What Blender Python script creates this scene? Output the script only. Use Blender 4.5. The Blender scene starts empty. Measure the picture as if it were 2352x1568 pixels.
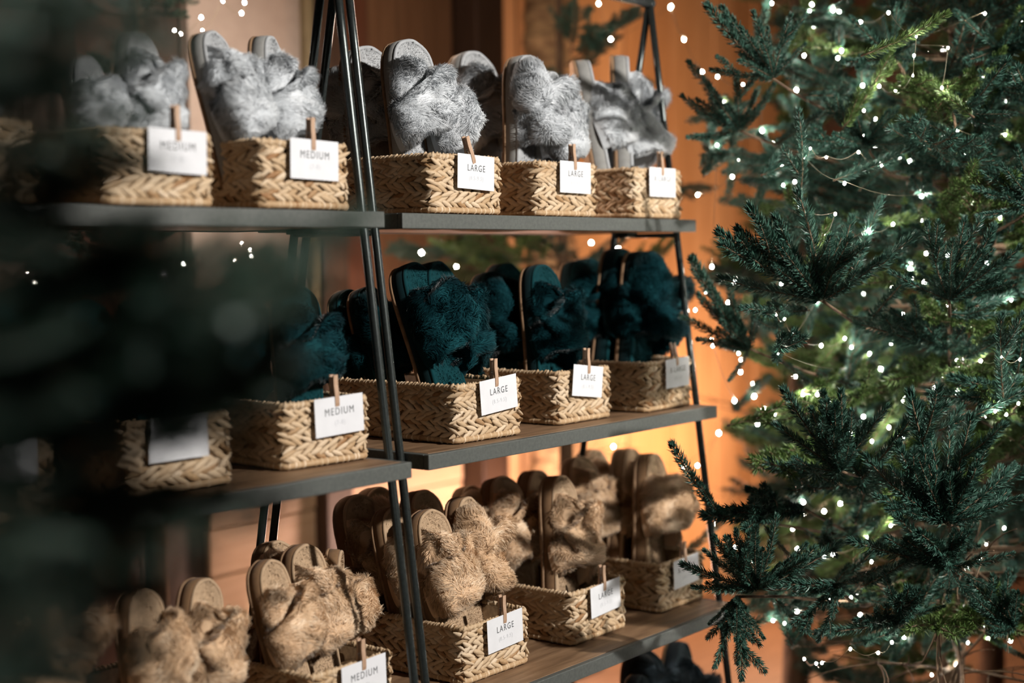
import bpy, bmesh, math, random
import numpy as np
from mathutils import Vector, Matrix

random.seed(7)
SC = bpy.context.scene
COL = SC.collection

# ----------------------------------------------------------------- camera
EYE = 1.5                                   # camera height above the floor
FLPX = 3355.15                              # focal length in pixels of the 2352 px frame
YAW, PITCH, ROLL = 0.6685, 0.057, -0.0132


def camera_axes():
    f = np.array([math.cos(YAW) * math.cos(PITCH), math.sin(YAW) * math.cos(PITCH), -math.sin(PITCH)])
    r = np.array([math.sin(YAW), -math.cos(YAW), 0.0])
    u = np.cross(r, f)
    return f, r * math.cos(ROLL) + u * math.sin(ROLL), u * math.cos(ROLL) - r * math.sin(ROLL)


FW, RT, UP = camera_axes()
cam_data = bpy.data.cameras.new('camera')
cam_data.sensor_width = 36.0
cam_data.lens = FLPX / 2352 * 36.0
cam_data.clip_start = 0.05
cam_data.dof.use_dof = True
cam_data.dof.focus_distance = 2.58
cam_data.dof.aperture_fstop = 1.7
cam_data.dof.aperture_blades = 0
cam = bpy.data.objects.new('camera', cam_data)
COL.objects.link(cam)
cam.matrix_world = Matrix(((RT[0], UP[0], -FW[0], 0), (RT[1], UP[1], -FW[1], 0), (RT[2], UP[2], -FW[2], EYE), (0, 0, 0, 1)))
SC.camera = cam

# ----------------------------------------------------------------- world, lights, exposure
world = bpy.data.worlds.new('dim_room')
SC.world = world
world.use_nodes = True
world.node_tree.nodes['Background'].inputs[0].default_value = (1.0, 0.82, 0.66, 1)
world.node_tree.nodes['Background'].inputs[1].default_value = 0.008


def lamp(name, kind, loc, energy, color, target=None, **kw):
    d = bpy.data.lights.new(name, kind)
    d.energy = energy
    d.color = color
    for k, v in kw.items():
        setattr(d, k, v)
    o = bpy.data.objects.new(name, d)
    COL.objects.link(o)
    o.location = loc
    if target is not None:
        o.rotation_euler = (Vector(target) - Vector(loc)).to_track_quat('-Z', 'Y').to_euler()
    return o


# track spot facing the shelves from the aisle
lamp('track_spot', 'SPOT', (2.25, -1.6, 2.90), 790, (1.0, 0.955, 0.90), (1.95, 1.7, 1.15),
     spot_size=math.radians(54), spot_blend=0.5, shadow_soft_size=0.06)
# warm uplights standing on the floor at the plank wall behind the shelves
lamp('floor_uplight', 'POINT', (3.85, 2.85, 0.45), 44, (1.0, 0.63, 0.50), shadow_soft_size=0.12)
lamp('floor_uplight', 'POINT', (5.1, 2.70, 0.75), 75, (1.0, 0.52, 0.29), shadow_soft_size=0.15)
lamp('wall_sconce', 'POINT', (4.9, 2.7, 2.2), 11, (1.0, 0.50, 0.25), shadow_soft_size=0.15)
lamp('panel_fill', 'POINT', (2.40, 2.30, 2.0), 26, (1.0, 0.74, 0.58), shadow_soft_size=0.2)  # fill added to brighten the beige wall panel, no visible fixture

# added fill: unseen spot aimed down at the fir beside the camera
lamp('near_fir_top_fill', 'SPOT', (0.42, 0.72, 2.6), 190, (0.97, 1.0, 0.95), (0.50, 0.76, 1.0),
     spot_size=math.radians(66), spot_blend=0.6, shadow_soft_size=0.06)
lamp('near_fir_side_fill', 'POINT', (0.10, 0.80, 1.22), 4, (0.95, 1.0, 0.95), shadow_soft_size=0.06)  # unseen point added to brighten the near boughs, not a string of bulbs

SC.view_settings.view_transform = 'Standard'
SC.view_settings.look = 'None'
SC.view_settings.exposure = 0.0
SC.view_settings.gamma = 1.0
SC.view_settings.use_curve_mapping = False
SC.cycles.use_denoising = True
SC.cycles.sample_clamp_indirect = 4.0
SC.cycles.use_adaptive_sampling = True
SC.cycles.adaptive_threshold = 0.08
SC.cycles.time_limit = 1000.0
SC.cycles.max_bounces = 3
SC.cycles.diffuse_bounces = 2


# ----------------------------------------------------------------- pixel -> place helpers
def ray(x, y):
    return FW + RT * (x - 1176) / FLPX - UP * (y - 784) / FLPX


def at_depth(x, y, d):
    p = ray(x, y) * d
    return np.array([p[0], p[1], p[2] + EYE])


def at_Y(x, y, Y):
    d = ray(x, y)
    p = d * (Y / d[1])
    return np.array([p[0], p[1], p[2] + EYE])


def to_px(p):
    q = np.array(p, float) - np.array([0, 0, EYE])
    d = q @ FW
    return (1176 + FLPX * (q @ RT) / d, 784 - FLPX * (q @ UP) / d, d)


# ----------------------------------------------------------------- materials
def new_mat(name):
    m = bpy.data.materials.new(name)
    m.use_nodes = True
    nt = m.node_tree
    b = nt.nodes['Principled BSDF']
    return m, nt, b


def nd(nt, kind, **inputs):
    n = nt.nodes.new(kind)
    for k, v in inputs.items():
        if k in n.inputs:
            n.inputs[k].default_value = v
        else:
            setattr(n, k, v)
    return n


def ramp(nt, fac, stops):
    r = nt.nodes.new('ShaderNodeValToRGB')
    e = r.color_ramp.elements
    e[0].position, e[0].color = stops[0][0], (*stops[0][1], 1)
    e[1].position, e[1].color = stops[-1][0], (*stops[-1][1], 1)
    for p, c in stops[1:-1]:
        x = e.new(p)
        x.color = (*c, 1)
    nt.links.new(fac, r.inputs[0])
    return r.outputs[0]


def noise(nt, scale, detail=3, stretch=None, coord='Object', rough=0.5):
    tc = nt.nodes.new('ShaderNodeTexCoord')
    n = nd(nt, 'ShaderNodeTexNoise')
    n.inputs['Scale'].default_value = scale
    n.inputs['Detail'].default_value = detail
    n.inputs['Roughness'].default_value = rough
    if stretch:
        mp = nt.nodes.new('ShaderNodeMapping')
        mp.inputs['Scale'].default_value = stretch
        nt.links.new(tc.outputs[coord], mp.inputs[0])
        nt.links.new(mp.outputs[0], n.inputs['Vector'])
    else:
        nt.links.new(tc.outputs[coord], n.inputs['Vector'])
    return n.outputs['Fac']


def bump(nt, b, h, strength=0.3, dist=0.002):
    bp = nt.nodes.new('ShaderNodeBump')
    bp.inputs['Strength'].default_value = strength
    bp.inputs['Distance'].default_value = dist
    nt.links.new(h, bp.inputs['Height'])
    nt.links.new(bp.outputs[0], b.inputs['Normal'])


def mat_noise(name, stops, scale, rough=0.6, metal=0.0, stretch=None, bmp=0.0, bdist=0.002, detail=3, sheen=0.0, spec=0.5):
    m, nt, b = new_mat(name)
    f = noise(nt, scale, detail, stretch)
    nt.links.new(ramp(nt, f, stops), b.inputs['Base Color'])
    b.inputs['Roughness'].default_value = rough
    b.inputs['Metallic'].default_value = metal
    b.inputs['Specular IOR Level'].default_value = spec
    if sheen:
        b.inputs['Sheen Weight'].default_value = sheen
    if bmp:
        bump(nt, b, f, bmp, bdist)
    return m


def mat_tint(name, stops, rough=0.6, spec=0.3, sheen=0.0, streak=None):
    """colour from the per-piece value stored in the 'tint' attribute (+ optional streaks)"""
    m, nt, b = new_mat(name)
    a = nt.nodes.new('ShaderNodeAttribute')
    a.attribute_name = 'tint'
    fac = a.outputs['Fac']
    if streak:
        s = noise(nt, streak[0], 3, streak[1], rough=0.6)
        mx = nt.nodes.new('ShaderNodeMath')
        mx.operation = 'MULTIPLY_ADD'
        mx.inputs[1].default_value = streak[2]
        nt.links.new(s, mx.inputs[0])
        nt.links.new(fac, mx.inputs[2])
        sb = nt.nodes.new('ShaderNodeMath')
        sb.operation = 'SUBTRACT'
        sb.inputs[1].default_value = streak[2] * 0.5
        nt.links.new(mx.outputs[0], sb.inputs[0])
        fac = sb.outputs[0]
        bump(nt, b, s, 0.35, 0.0015)
    nt.links.new(ramp(nt, fac, stops), b.inputs['Base Color'])
    b.inputs['Roughness'].default_value = rough
    b.inputs['Specular IOR Level'].default_value = spec
    if sheen:
        b.inputs['Sheen Weight'].default_value = sheen
        b.inputs['Sheen Roughness'].default_value = 0.4
    return m


def add_translucent(m_, amount):
    nt_ = m_.node_tree
    b_ = nt_.nodes['Principled BSDF']
    tr = nt_.nodes.new('ShaderNodeBsdfTranslucent')
    nt_.links.new(b_.inputs['Base Color'].links[0].from_socket, tr.inputs['Color'])
    mx = nt_.nodes.new('ShaderNodeMixShader')
    mx.inputs[0].default_value = amount
    nt_.links.new(b_.outputs[0], mx.inputs[1])
    nt_.links.new(tr.outputs[0], mx.inputs[2])
    nt_.links.new(mx.outputs[0], nt_.nodes['Material Output'].inputs['Surface'])
    return m_


def fur_set(key, dark, mid, light, side, insole):
    return {
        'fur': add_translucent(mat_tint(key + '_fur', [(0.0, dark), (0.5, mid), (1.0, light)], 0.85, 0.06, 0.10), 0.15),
        'side': mat_noise(key + '_velvet_side', [(0.3, tuple(c * 0.85 for c in side)), (0.7, side)], 90, 0.9, sheen=0.05, spec=0.1),
        'insole': mat_noise(key + '_plush_insole', [(0.3, tuple(c * 0.8 for c in insole)), (0.7, insole)], 60, 0.95, bmp=0.4, sheen=0.06, spec=0.1),
    }


FUR = {
    'grey': fur_set('grey', (0.31, 0.33, 0.348), (0.61, 0.638, 0.665), (0.86, 0.88, 0.90), (0.30, 0.295, 0.28), (0.42, 0.43, 0.44)),
    'teal': fur_set('teal', (0.001, 0.012, 0.016), (0.003, 0.031, 0.039), (0.013, 0.090, 0.105), (0.002, 0.016, 0.019), (0.003, 0.040, 0.047)),
    'tan': fur_set('tan', (0.42, 0.26, 0.14), (0.75, 0.52, 0.33), (0.95, 0.78, 0.59), (0.20, 0.115, 0.06), (0.47, 0.33, 0.21)),
    'navy': fur_set('navy', (0.020, 0.030, 0.038), (0.05, 0.072, 0.088), (0.10, 0.13, 0.155), (0.03, 0.04, 0.05), (0.055, 0.075, 0.088)),
}
M_OUT = mat_noise('tan_rubber_outsole', [(0.3, (0.20, 0.115, 0.06)), (0.7, (0.29, 0.175, 0.095))], 80, 0.8)
M_WEAVE = mat_tint('braided_hyacinth', [(0.0, (0.25, 0.115, 0.04)), (0.25, (0.41, 0.265, 0.14)), (0.6, (0.54, 0.395, 0.25)), (1.0, (0.66, 0.52, 0.37))],
                   0.6, 0.3, streak=(120, (1, 1, 4.0), 0.5))
M_LINER = mat_noise('basket_inner_fibre', [(0.3, (0.11, 0.06, 0.025)), (0.7, (0.22, 0.13, 0.06))], 90, 0.8, bmp=0.4)
M_METAL = mat_noise('dark_powder_coated_steel', [(0.3, (0.030, 0.036, 0.035)), (0.7, (0.048, 0.056, 0.054))], 220, 0.27, metal=0.6, bmp=0.06, bdist=0.0006)
M_EDGE = mat_noise('dark_steel_shelf_edge', [(0.3, (0.072, 0.078, 0.072)), (0.7, (0.100, 0.106, 0.098))], 160, 0.55, metal=0.2, bmp=0.08, bdist=0.0006)
M_WOOD = mat_noise('walnut_shelf_top', [(0.25, (0.10, 0.055, 0.028)), (0.5, (0.19, 0.11, 0.058)), (0.75, (0.28, 0.17, 0.095))], 9, 0.5, stretch=(1, 9, 9), bmp=0.1, detail=6)
M_CARD = mat_noise('white_card_stock', [(0.3, (0.66, 0.665, 0.69)), (0.7, (0.70, 0.705, 0.73))], 40, 0.75, spec=0.3)
M_INK = mat_noise('dark_grey_ink', [(0.3, (0.075, 0.08, 0.085)), (0.7, (0.085, 0.09, 0.095))], 50, 0.8)
M_INK2 = mat_noise('pale_grey_ink', [(0.3, (0.52, 0.53, 0.56)), (0.7, (0.55, 0.56, 0.59))], 50, 0.8)
M_PEG = mat_noise('pine_peg', [(0.3, (0.36, 0.22, 0.14)), (0.7, (0.50, 0.33, 0.22))], 60, 0.6, stretch=(4, 4, 0.6))
M_SPRING = mat_noise('steel_wire', [(0.3, (0.35, 0.35, 0.36)), (0.7, (0.45, 0.45, 0.46))], 60, 0.3, metal=1.0)
M_BARK = mat_noise('fir_bark', [(0.25, (0.055, 0.032, 0.018)), (0.7, (0.16, 0.10, 0.058))], 60, 0.9, stretch=(1, 1, 0.4), bmp=0.5)
M_TWIG = mat_noise('fir_twig', [(0.3, (0.075, 0.045, 0.025)), (0.7, (0.17, 0.108, 0.06))], 80, 0.85)
M_WIRE = mat_noise('clear_copper_wire', [(0.3, (0.16, 0.14, 0.09)), (0.7, (0.24, 0.20, 0.13))], 60, 0.4, metal=0.3)


def mat_needle(name, stops):
    m = mat_tint(name, stops, 0.45, 0.45)
    return m


M_NEEDLE = mat_needle('blue_green_needles', [(0.0, (0.015, 0.048, 0.037)), (0.5, (0.036, 0.100, 0.073)), (1.0, (0.090, 0.185, 0.135))])
M_NEEDLE_Y = mat_needle('yellow_green_needles', [(0.0, (0.035, 0.075, 0.018)), (0.5, (0.085, 0.15, 0.038)), (1.0, (0.17, 0.24, 0.075))])
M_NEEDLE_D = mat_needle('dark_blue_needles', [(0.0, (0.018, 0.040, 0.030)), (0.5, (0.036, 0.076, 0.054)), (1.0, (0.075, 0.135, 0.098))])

m, nt, b = new_mat('lit_bulb')
b.inputs['Base Color'].default_value = (1, 0.97, 0.9, 1)
b.inputs['Emission Color'].default_value = (1.0, 0.95, 0.84, 1)
b.inputs['Emission Strength'].default_value = 430.0
M_BULB = m


def mat_plank(name, a, c, stretch):
    return mat_noise(name, [(0.25, a), (0.5, tuple((x + y) / 2 for x, y in zip(a, c))), (0.8, c)], 5, 0.55, stretch=stretch, bmp=0.15, detail=6)


M_PLANKV = [mat_plank('vertical_pine_board_%s' % n, a, c, (14, 14, 1)) for n, a, c in
            (('light', (0.46, 0.29, 0.15), (0.62, 0.42, 0.24)), ('mid', (0.41, 0.25, 0.125), (0.56, 0.37, 0.20)), ('deep', (0.36, 0.21, 0.10), (0.52, 0.33, 0.17)))]
M_PLANKH = mat_plank('horizontal_pine_board', (0.48, 0.31, 0.18), (0.66, 0.47, 0.30), (1, 14, 14))
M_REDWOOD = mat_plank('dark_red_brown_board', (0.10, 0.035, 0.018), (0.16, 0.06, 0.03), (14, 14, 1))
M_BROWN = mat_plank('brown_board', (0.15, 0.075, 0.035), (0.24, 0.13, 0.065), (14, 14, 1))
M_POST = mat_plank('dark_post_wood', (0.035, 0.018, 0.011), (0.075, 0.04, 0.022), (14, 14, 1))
M_BEIGE = mat_noise('beige_painted_panel', [(0.3, (0.40, 0.31, 0.25)), (0.7, (0.44, 0.345, 0.28))], 30, 0.7)
M_TRIM = mat_noise('ochre_trim', [(0.3, (0.22, 0.17, 0.09)), (0.7, (0.28, 0.22, 0.12))], 20, 0.6)
M_FLOOR = mat_noise('worn_floor_boards', [(0.25, (0.09, 0.058, 0.035)), (0.75, (0.17, 0.11, 0.07))], 4, 0.6, stretch=(1, 10, 1), bmp=0.1, detail=5)
M_LOG = mat_noise('ribbed_log_bark', [(0.35, (0.24, 0.14, 0.07)), (0.65, (0.70, 0.47, 0.24))], 16, 0.8, stretch=(1, 1, 3.0), bmp=0.6, bdist=0.01)


# ----------------------------------------------------------------- mesh building
class Geo:
    """collects pieces; everything collected becomes ONE mesh"""

    def __init__(self):
        self.V, self.T, self.Q, self.mT, self.mQ, self.tint, self.N = [], [], [], [], [], [], []
        self.n = 0

    def add(self, V, tris=None, quads=None, mat=0, tint=0.5, normals=None):
        V = np.asarray(V, float).reshape(-1, 3)
        self.V.append(V)
        k = len(V)
        self.tint.append(np.broadcast_to(np.asarray(tint, float), (k,)) if np.ndim(tint) == 0 else np.asarray(tint, float))
        self.N.append(np.zeros((k, 3)) if normals is None else np.asarray(normals, float))
        if tris is not None and len(tris):
            t = np.asarray(tris, int).reshape(-1, 3) + self.n
            self.T.append(t)
            self.mT.append(np.full(len(t), mat))
        if quads is not None and len(quads):
            q = np.asarray(quads, int).reshape(-1, 4) + self.n
            self.Q.append(q)
            self.mQ.append(np.full(len(q), mat))
        self.n += k
        return self

    def mesh(self, name, mats, smooth=True, custom_normals=False):
        V = np.concatenate(self.V)
        T = np.concatenate(self.T) if self.T else np.zeros((0, 3), int)
        Q = np.concatenate(self.Q) if self.Q else np.zeros((0, 4), int)
        me = bpy.data.meshes.new(name)
        me.vertices.add(len(V))
        me.vertices.foreach_set('co', V.astype(np.float32).ravel())
        me.loops.add(T.size + Q.size)
        me.loops.foreach_set('vertex_index', np.concatenate([T.ravel(), Q.ravel()]).astype(np.int32))
        me.polygons.add(len(T) + len(Q))
        st = np.concatenate([np.arange(len(T)) * 3, T.size + np.arange(len(Q)) * 4]).astype(np.int32)
        me.polygons.foreach_set('loop_start', st)
        mi = np.concatenate(([np.concatenate(self.mT)] if self.mT else []) + ([np.concatenate(self.mQ)] if self.mQ else []))
        for m_ in mats:
            me.materials.append(m_)
        me.polygons.foreach_set('material_index', mi.astype(np.int32))
        me.polygons.foreach_set('use_smooth', np.full(len(mi), smooth))
        at = me.attributes.new('tint', 'FLOAT', 'POINT')
        at.data.foreach_set('value', np.concatenate(self.tint).astype(np.float32))
        me.update(calc_edges=True)
        me.validate()
        if custom_normals:
            N = np.concatenate(self.N)
            miss = np.linalg.norm(N, axis=1) < 1e-6
            if miss.any():
                vn = np.zeros(len(V) * 3, np.float32)
                me.vertex_normals.foreach_get('vector', vn)
                N[miss] = vn.reshape(-1, 3)[miss]
            N /= np.maximum(np.linalg.norm(N, axis=1, keepdims=True), 1e-9)
            me.normals_split_custom_set_from_vertices(N.tolist())
        return me


def unit(v):
    v = np.asarray(v, float)
    return v / np.maximum(np.linalg.norm(v, axis=-1, keepdims=True), 1e-12)


def tube(geo, P, R, n=8, mat=0, tint=0.5, caps=True, closed=False):
    P = np.asarray(P, float)
    k = len(P)
    R = np.broadcast_to(np.asarray(R, float), (k,))
    if closed:
        T = unit(np.roll(P, -1, 0) - np.roll(P, 1, 0))
    else:
        T = unit(np.gradient(P, axis=0))
    ref = np.array([0.0, 0, 1]) if abs(T[0] @ np.array([0, 0, 1])) < 0.9 else np.array([1.0, 0, 0])
    A = np.zeros_like(P)
    a = unit(np.cross(T[0], ref))
    for i in range(k):
        a = unit(a - T[i] * (a @ T[i]))
        A[i] = a
    B = np.cross(T, A)
    th = np.linspace(0, 2 * math.pi, n, endpoint=False)
    V = P[:, None] + R[:, None, None] * (A[:, None] * np.cos(th)[None, :, None] + B[:, None] * np.sin(th)[None, :, None])
    q = []
    for i in range(k if closed else k - 1):
        i2 = (i + 1) % k
        for j in range(n):
            j2 = (j + 1) % n
            q.append((i * n + j, i * n + j2, i2 * n + j2, i2 * n + j))
    V = V.reshape(-1, 3)
    tr = []
    if caps and not closed:
        V = np.vstack([V, P[:1], P[-1:]])
        c0, c1 = k * n, k * n + 1
        for j in range(n):
            j2 = (j + 1) % n
            tr.append((c0, j2, j))
            tr.append((c1, (k - 1) * n + j, (k - 1) * n + j2))
    geo.add(V, tr, q, mat, tint)


def box(geo, lo, hi, c=0.002, mat=0, tint=0.5):
    """box with chamfered edges"""
    bm = bmesh.new()
    bmesh.ops.create_cube(bm, size=1)
    lo, hi = np.array(lo, float), np.array(hi, float)
    for v in bm.verts:
        v.co = [(lo[i] + hi[i]) / 2 + v.co[i] * (hi[i] - lo[i]) for i in range(3)]
    if c > 0:
        bmesh.ops.bevel(bm, geom=list(bm.edges), offset=c, segments=2, affect='EDGES', profile=0.5)
    bmesh.ops.triangulate(bm, faces=[f for f in bm.faces if len(f.verts) > 4])
    bm.verts.index_update()
    V = [v.co[:] for v in bm.verts]
    T = [[v.index for v in f.verts] for f in bm.faces if len(f.verts) == 3]
    Q = [[v.index for v in f.verts] for f in bm.faces if len(f.verts) == 4]
    bm.free()
    geo.add(V, T, Q, mat, tint)


def obj(name, me, parent=None, mats=None):
    o = bpy.data.objects.new(name, me)
    COL.objects.link(o)
    if parent is not None:
        o.parent = parent
    if mats is not None:
        for i, m_ in enumerate(mats):
            o.material_slots[i].link = 'OBJECT'
            o.material_slots[i].material = m_
    return o


def tag(o, label=None, cat=None, group=None, kind=None):
    if label:
        o['label'] = label
    if cat:
        o['category'] = cat
    if group:
        o['group'] = group
    if kind:
        o['kind'] = kind
    return o


def thing(name, loc, label, cat, group=None):
    o = bpy.data.objects.new(name, None)
    COL.objects.link(o)
    o.location = loc
    o.empty_display_size = 0.05
    return tag(o, label, cat, group)


def flat(name, geo, mats, parent=None):
    me = geo.mesh(name, mats, smooth=False)
    return obj(name, me, parent)


class Wob:
    """cheap smooth vector noise: a sum of sines"""

    def __init__(self, seed, freq, n=7):
        g = np.random.default_rng(seed)
        self.K = unit(g.normal(size=(3, n, 3))) * freq * g.uniform(0.5, 1.5, (3, n, 1))
        self.ph = g.uniform(0, 6.28, (3, n))
        self.n = n

    def __call__(self, P):
        return np.stack([np.sin(P @ self.K[i].T + self.ph[i]).sum(1) for i in range(3)], 1) / math.sqrt(self.n / 2)


# ----------------------------------------------------------------- room
Z_WALL = 3.3
WALL_H = 3.0
g = Geo()
box(g, (-1.5, -3.2, -0.06), (7.2, 3.5, 0.0), 0)
tag(flat('floor', g, [M_FLOOR]), kind='structure')
g = Geo()
box(g, (-1.5, Z_WALL + 0.03, 0), (7.2, Z_WALL + 0.13, WALL_H), 0)
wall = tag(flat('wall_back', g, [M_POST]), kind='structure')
g = Geo()
box(g, (6.75, -3.2, 0), (6.85, Z_WALL + 0.03, WALL_H), 0)
tag(flat('wall_right', g, [M_POST]), kind='structure')

plank_cache = {}


def plank(x0, x1, z0, z1, mat, name='board', dy=0.0, parent=wall):
    w, h = round(x1 - x0, 3), round(z1 - z0, 3)
    key = (w, h, mat.name)
    if key not in plank_cache:
        g_ = Geo()
        box(g_, (0.002, -0.022, 0.002), (w - 0.002, 0, h - 0.002), 0.004)
        plank_cache[key] = g_.mesh(name, [mat], smooth=False)
    o = obj(name, plank_cache[key], parent)
    o.location = (x0, Z_WALL + 0.03 + dy, z0)
    return o


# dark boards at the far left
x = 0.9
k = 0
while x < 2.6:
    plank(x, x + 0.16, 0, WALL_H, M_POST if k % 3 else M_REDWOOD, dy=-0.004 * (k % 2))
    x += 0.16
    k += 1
# dark red board, brown boards, then orange pine boards
plank(3.30, 3.46, 0.0, WALL_H, M_REDWOOD)
for i in range(3):
    plank(3.46 + 0.14 * i, 3.60 + 0.14 * i, 1.02, WALL_H, M_BROWN, dy=-0.003 * (i % 2))
x = 4.06
k = 0
while x < 6.7:
    plank(x, x + 0.176, 0, WALL_H, M_PLANKV[(k * 2 + k // 3) % 3], dy=-0.005 * (k % 2))
    x += 0.176
    k += 1
z = 0.0
k = 0
while z < 0.95:
    plank(2.75, 3.30, z, z + 0.145, M_PLANKH, dy=-0.004 * (k % 2) - 0.004)
    plank(3.30, 3.89, z, z + 0.145, M_PLANKH, dy=-0.004 * (k % 2) - 0.006)
    z += 0.145
    k += 1
g = Geo()
box(g, (3.895, Z_WALL - 0.09, 0), (4.045, Z_WALL + 0.03, WALL_H), 0.008)
tag(flat('trim_1', g, [M_POST]), kind='structure')
g = Geo()
box(g, (2.70, Z_WALL - 0.02, 1.02), (3.135, Z_WALL + 0.02, WALL_H), 0.004)
tag(flat('wall_panel', g, [M_BEIGE]), kind='structure')
g = Geo()
box(g, (3.137, Z_WALL - 0.04, 1.02), (3.175, Z_WALL + 0.02, WALL_H), 0.004)
tag(flat('trim_2', g, [M_TRIM]), kind='structure')
g = Geo()
box(g, (3.177, Z_WALL - 0.05, 0), (3.295, Z_WALL + 0.02, WALL_H), 0.006)
tag(flat('trim_3', g, [M_POST]), kind='structure')
# log column
lg = thing('log_column', (4.19, 3.12, 0), 'golden brown ribbed log column standing against the plank wall', 'column')
g = Geo()
zz = np.linspace(0, WALL_H - 0.01, 90)
P = np.stack([0.004 * np.sin(zz * 7), 0.004 * np.cos(zz * 5), zz], 1)
tube(g, P, 0.092 + 0.006 * np.sin(zz * 70) + 0.004 * np.sin(zz * 23), 20)
obj('log', g.mesh('log', [M_LOG]), lg)
g = Geo()
box(g, (-0.12, -0.12, 0), (0.12, 0.12, 0.04), 0.004)
obj('base_block', g.mesh('base_block', [M_POST], False), lg)

# ----------------------------------------------------------------- shelving units
Z = {1: EYE + 0.0762, 2: EYE - 0.3188, 3: EYE - 0.7374, 4: EYE - 1.16}
YF = {1: 1.6242, 2: 1.5754, 3: 1.5240, 4: 1.470}
YB = {1: 1.975, 2: 1.985, 3: 2.000, 4: 2.02}
TH = 0.0255
LEAN_F, LEAN_B = 0.1275, -0.19


def leg_y(z, back):
    zz_ = z - EYE
    return 1.841 + LEAN_B * (zz_ - 0.043) if back else 1.6318 + LEAN_F * (zz_ + 0.3188)


Z_APEX = EYE + 0.545


def shelving_unit(x0, x1, dy, label):
    root = thing('shelving_unit', (x0, 1.6 + dy, 0), label, 'shelf', 'A-frame display shelves')
    off = Vector((x0, 1.6 + dy, 0))

    def put(name, geo, mats, parent, smooth=False):
        return obj(name, geo.mesh(name, mats, smooth), parent)

    w = x1 - x0
    for i in (1, 2, 3, 4):
        y0, y1, z1 = YF[i] - 1.6, YB[i] - 1.6, Z[i]
        g_ = Geo()
        e = 0.004
        box(g_, (0, y0, z1 - TH), (w, y0 + 0.012, z1), 0.0015)             # front edge
        box(g_, (0, y1 - 0.012, z1 - TH), (w, y1, z1), 0.0015)
        box(g_, (0, y0 + 0.012, z1 - TH), (0.012, y1 - 0.012, z1), 0.0015)
        box(g_, (w - 0.012, y0 + 0.012, z1 - TH), (w, y1 - 0.012, z1), 0.0015)
        sh = put('shelf', g_, [M_EDGE], root)
        g_ = Geo()
        box(g_, (0.0121, y0 + 0.0121, z1 - TH + 0.002), (w - 0.0121, y1 - 0.0121, z1 + 0.0005), 0.0008)
        put('wood_top', g_, [M_WOOD], sh)
        for xe in (-0.0085, w + 0.0085):                                 # bracket bar under each shelf end
            g_ = Geo()
            zb = z1 - TH - 0.006
            tube(g_, [(xe, leg_y(zb, False) - 1.6, zb), (xe, leg_y(zb, True) - 1.6, zb)], 0.005, 8)
            xi = 0.03 if xe < 0 else w - 0.03
            ym = (y0 + y1) / 2
            tube(g_, [(xe, ym, zb), (xi, ym, zb)], 0.005, 8)
            box(g_, (min(xi, xe) , ym - 0.02, zb - 0.001), (max(xi, xe), ym + 0.02, z1 - TH + 0.001), 0.001)
            put('bracket', g_, [M_METAL], root, True)
    for xe in (-0.0085, w + 0.0085):
        for back in (False, True):
            g_ = Geo()
            zs = np.linspace(0.0, Z_APEX, 12)
            pts = [(xe, leg_y(q, back) - 1.6, q) for q in zs]
            tube(g_, pts, 0.0072, 14)
            tube(g_, [(xe, leg_y(0.0, back) - 1.6, 0.0), (xe, leg_y(0.012, back) - 1.6, 0.014)], 0.013, 12)
            put('leg', g_, [M_METAL], root, True)
    g_ = Geo()
    ya = (leg_y(Z_APEX, False) + leg_y(Z_APEX, True)) / 2 - 1.6
    tube(g_, [(-0.016, ya, Z_APEX + 0.002), (w + 0.016, ya, Z_APEX + 0.002)], 0.012, 12)
    put('top_bar', g_, [M_METAL], root, True)
    return root


XL, XR = 1.7719, 2.6951
XR2 = 1.6984
XL2 = XR2 - (XR - XL)
DYL = -0.0293
shelving_unit(XL, XR, 0.0, 'black A-frame shelf unit on the right with large and x-large baskets')
shelving_unit(XL2, XR2, DYL, 'black A-frame shelf unit on the left half hidden by dark fir boughs')

# ----------------------------------------------------------------- baskets
BW, BD, BH = 0.190, 0.325, 0.104


def rrect(inset, n_corner=5, r=0.016):
    """closed rounded rectangle path; x 0..BW, y 0..BD (front at y=0)"""
    x0, x1, y0, y1 = inset, BW - inset, inset, BD - inset
    r = max(r - inset, 0.002)
    pts = []
    for cx, cy, a0 in ((x1 - r, y0 + r, -90), (x1 - r, y1 - r, 0), (x0 + r, y1 - r, 90), (x0 + r, y0 + r, 180)):
        for k_ in range(n_corner + 1):
            a = math.radians(a0 + 90 * k_ / n_corner)
            pts.append((cx + r * math.cos(a), cy + r * math.sin(a)))
    return np.array(pts)


def path_sampler(pts):
    P = np.vstack([pts, pts[:1]])
    seg = np.linalg.norm(np.diff(P, axis=0), axis=1)
    cum = np.concatenate([[0], np.cumsum(seg)])

    def f(s):
        s = np.mod(s, cum[-1])
        x_ = np.interp(s, cum, P[:, 0])
        y_ = np.interp(s, cum, P[:, 1])
        e = 0.002
        x2 = np.interp(np.mod(s + e, cum[-1]), cum, P[:, 0])
        y2 = np.interp(np.mod(s + e, cum[-1]), cum, P[:, 1])
        t = unit(np.stack([x2 - x_, y2 - y_], -1))
        nrm = np.stack([t[..., 1], -t[..., 0]], -1)
        return np.stack([x_, y_], -1), t, nrm

    return f, cum[-1]


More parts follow.
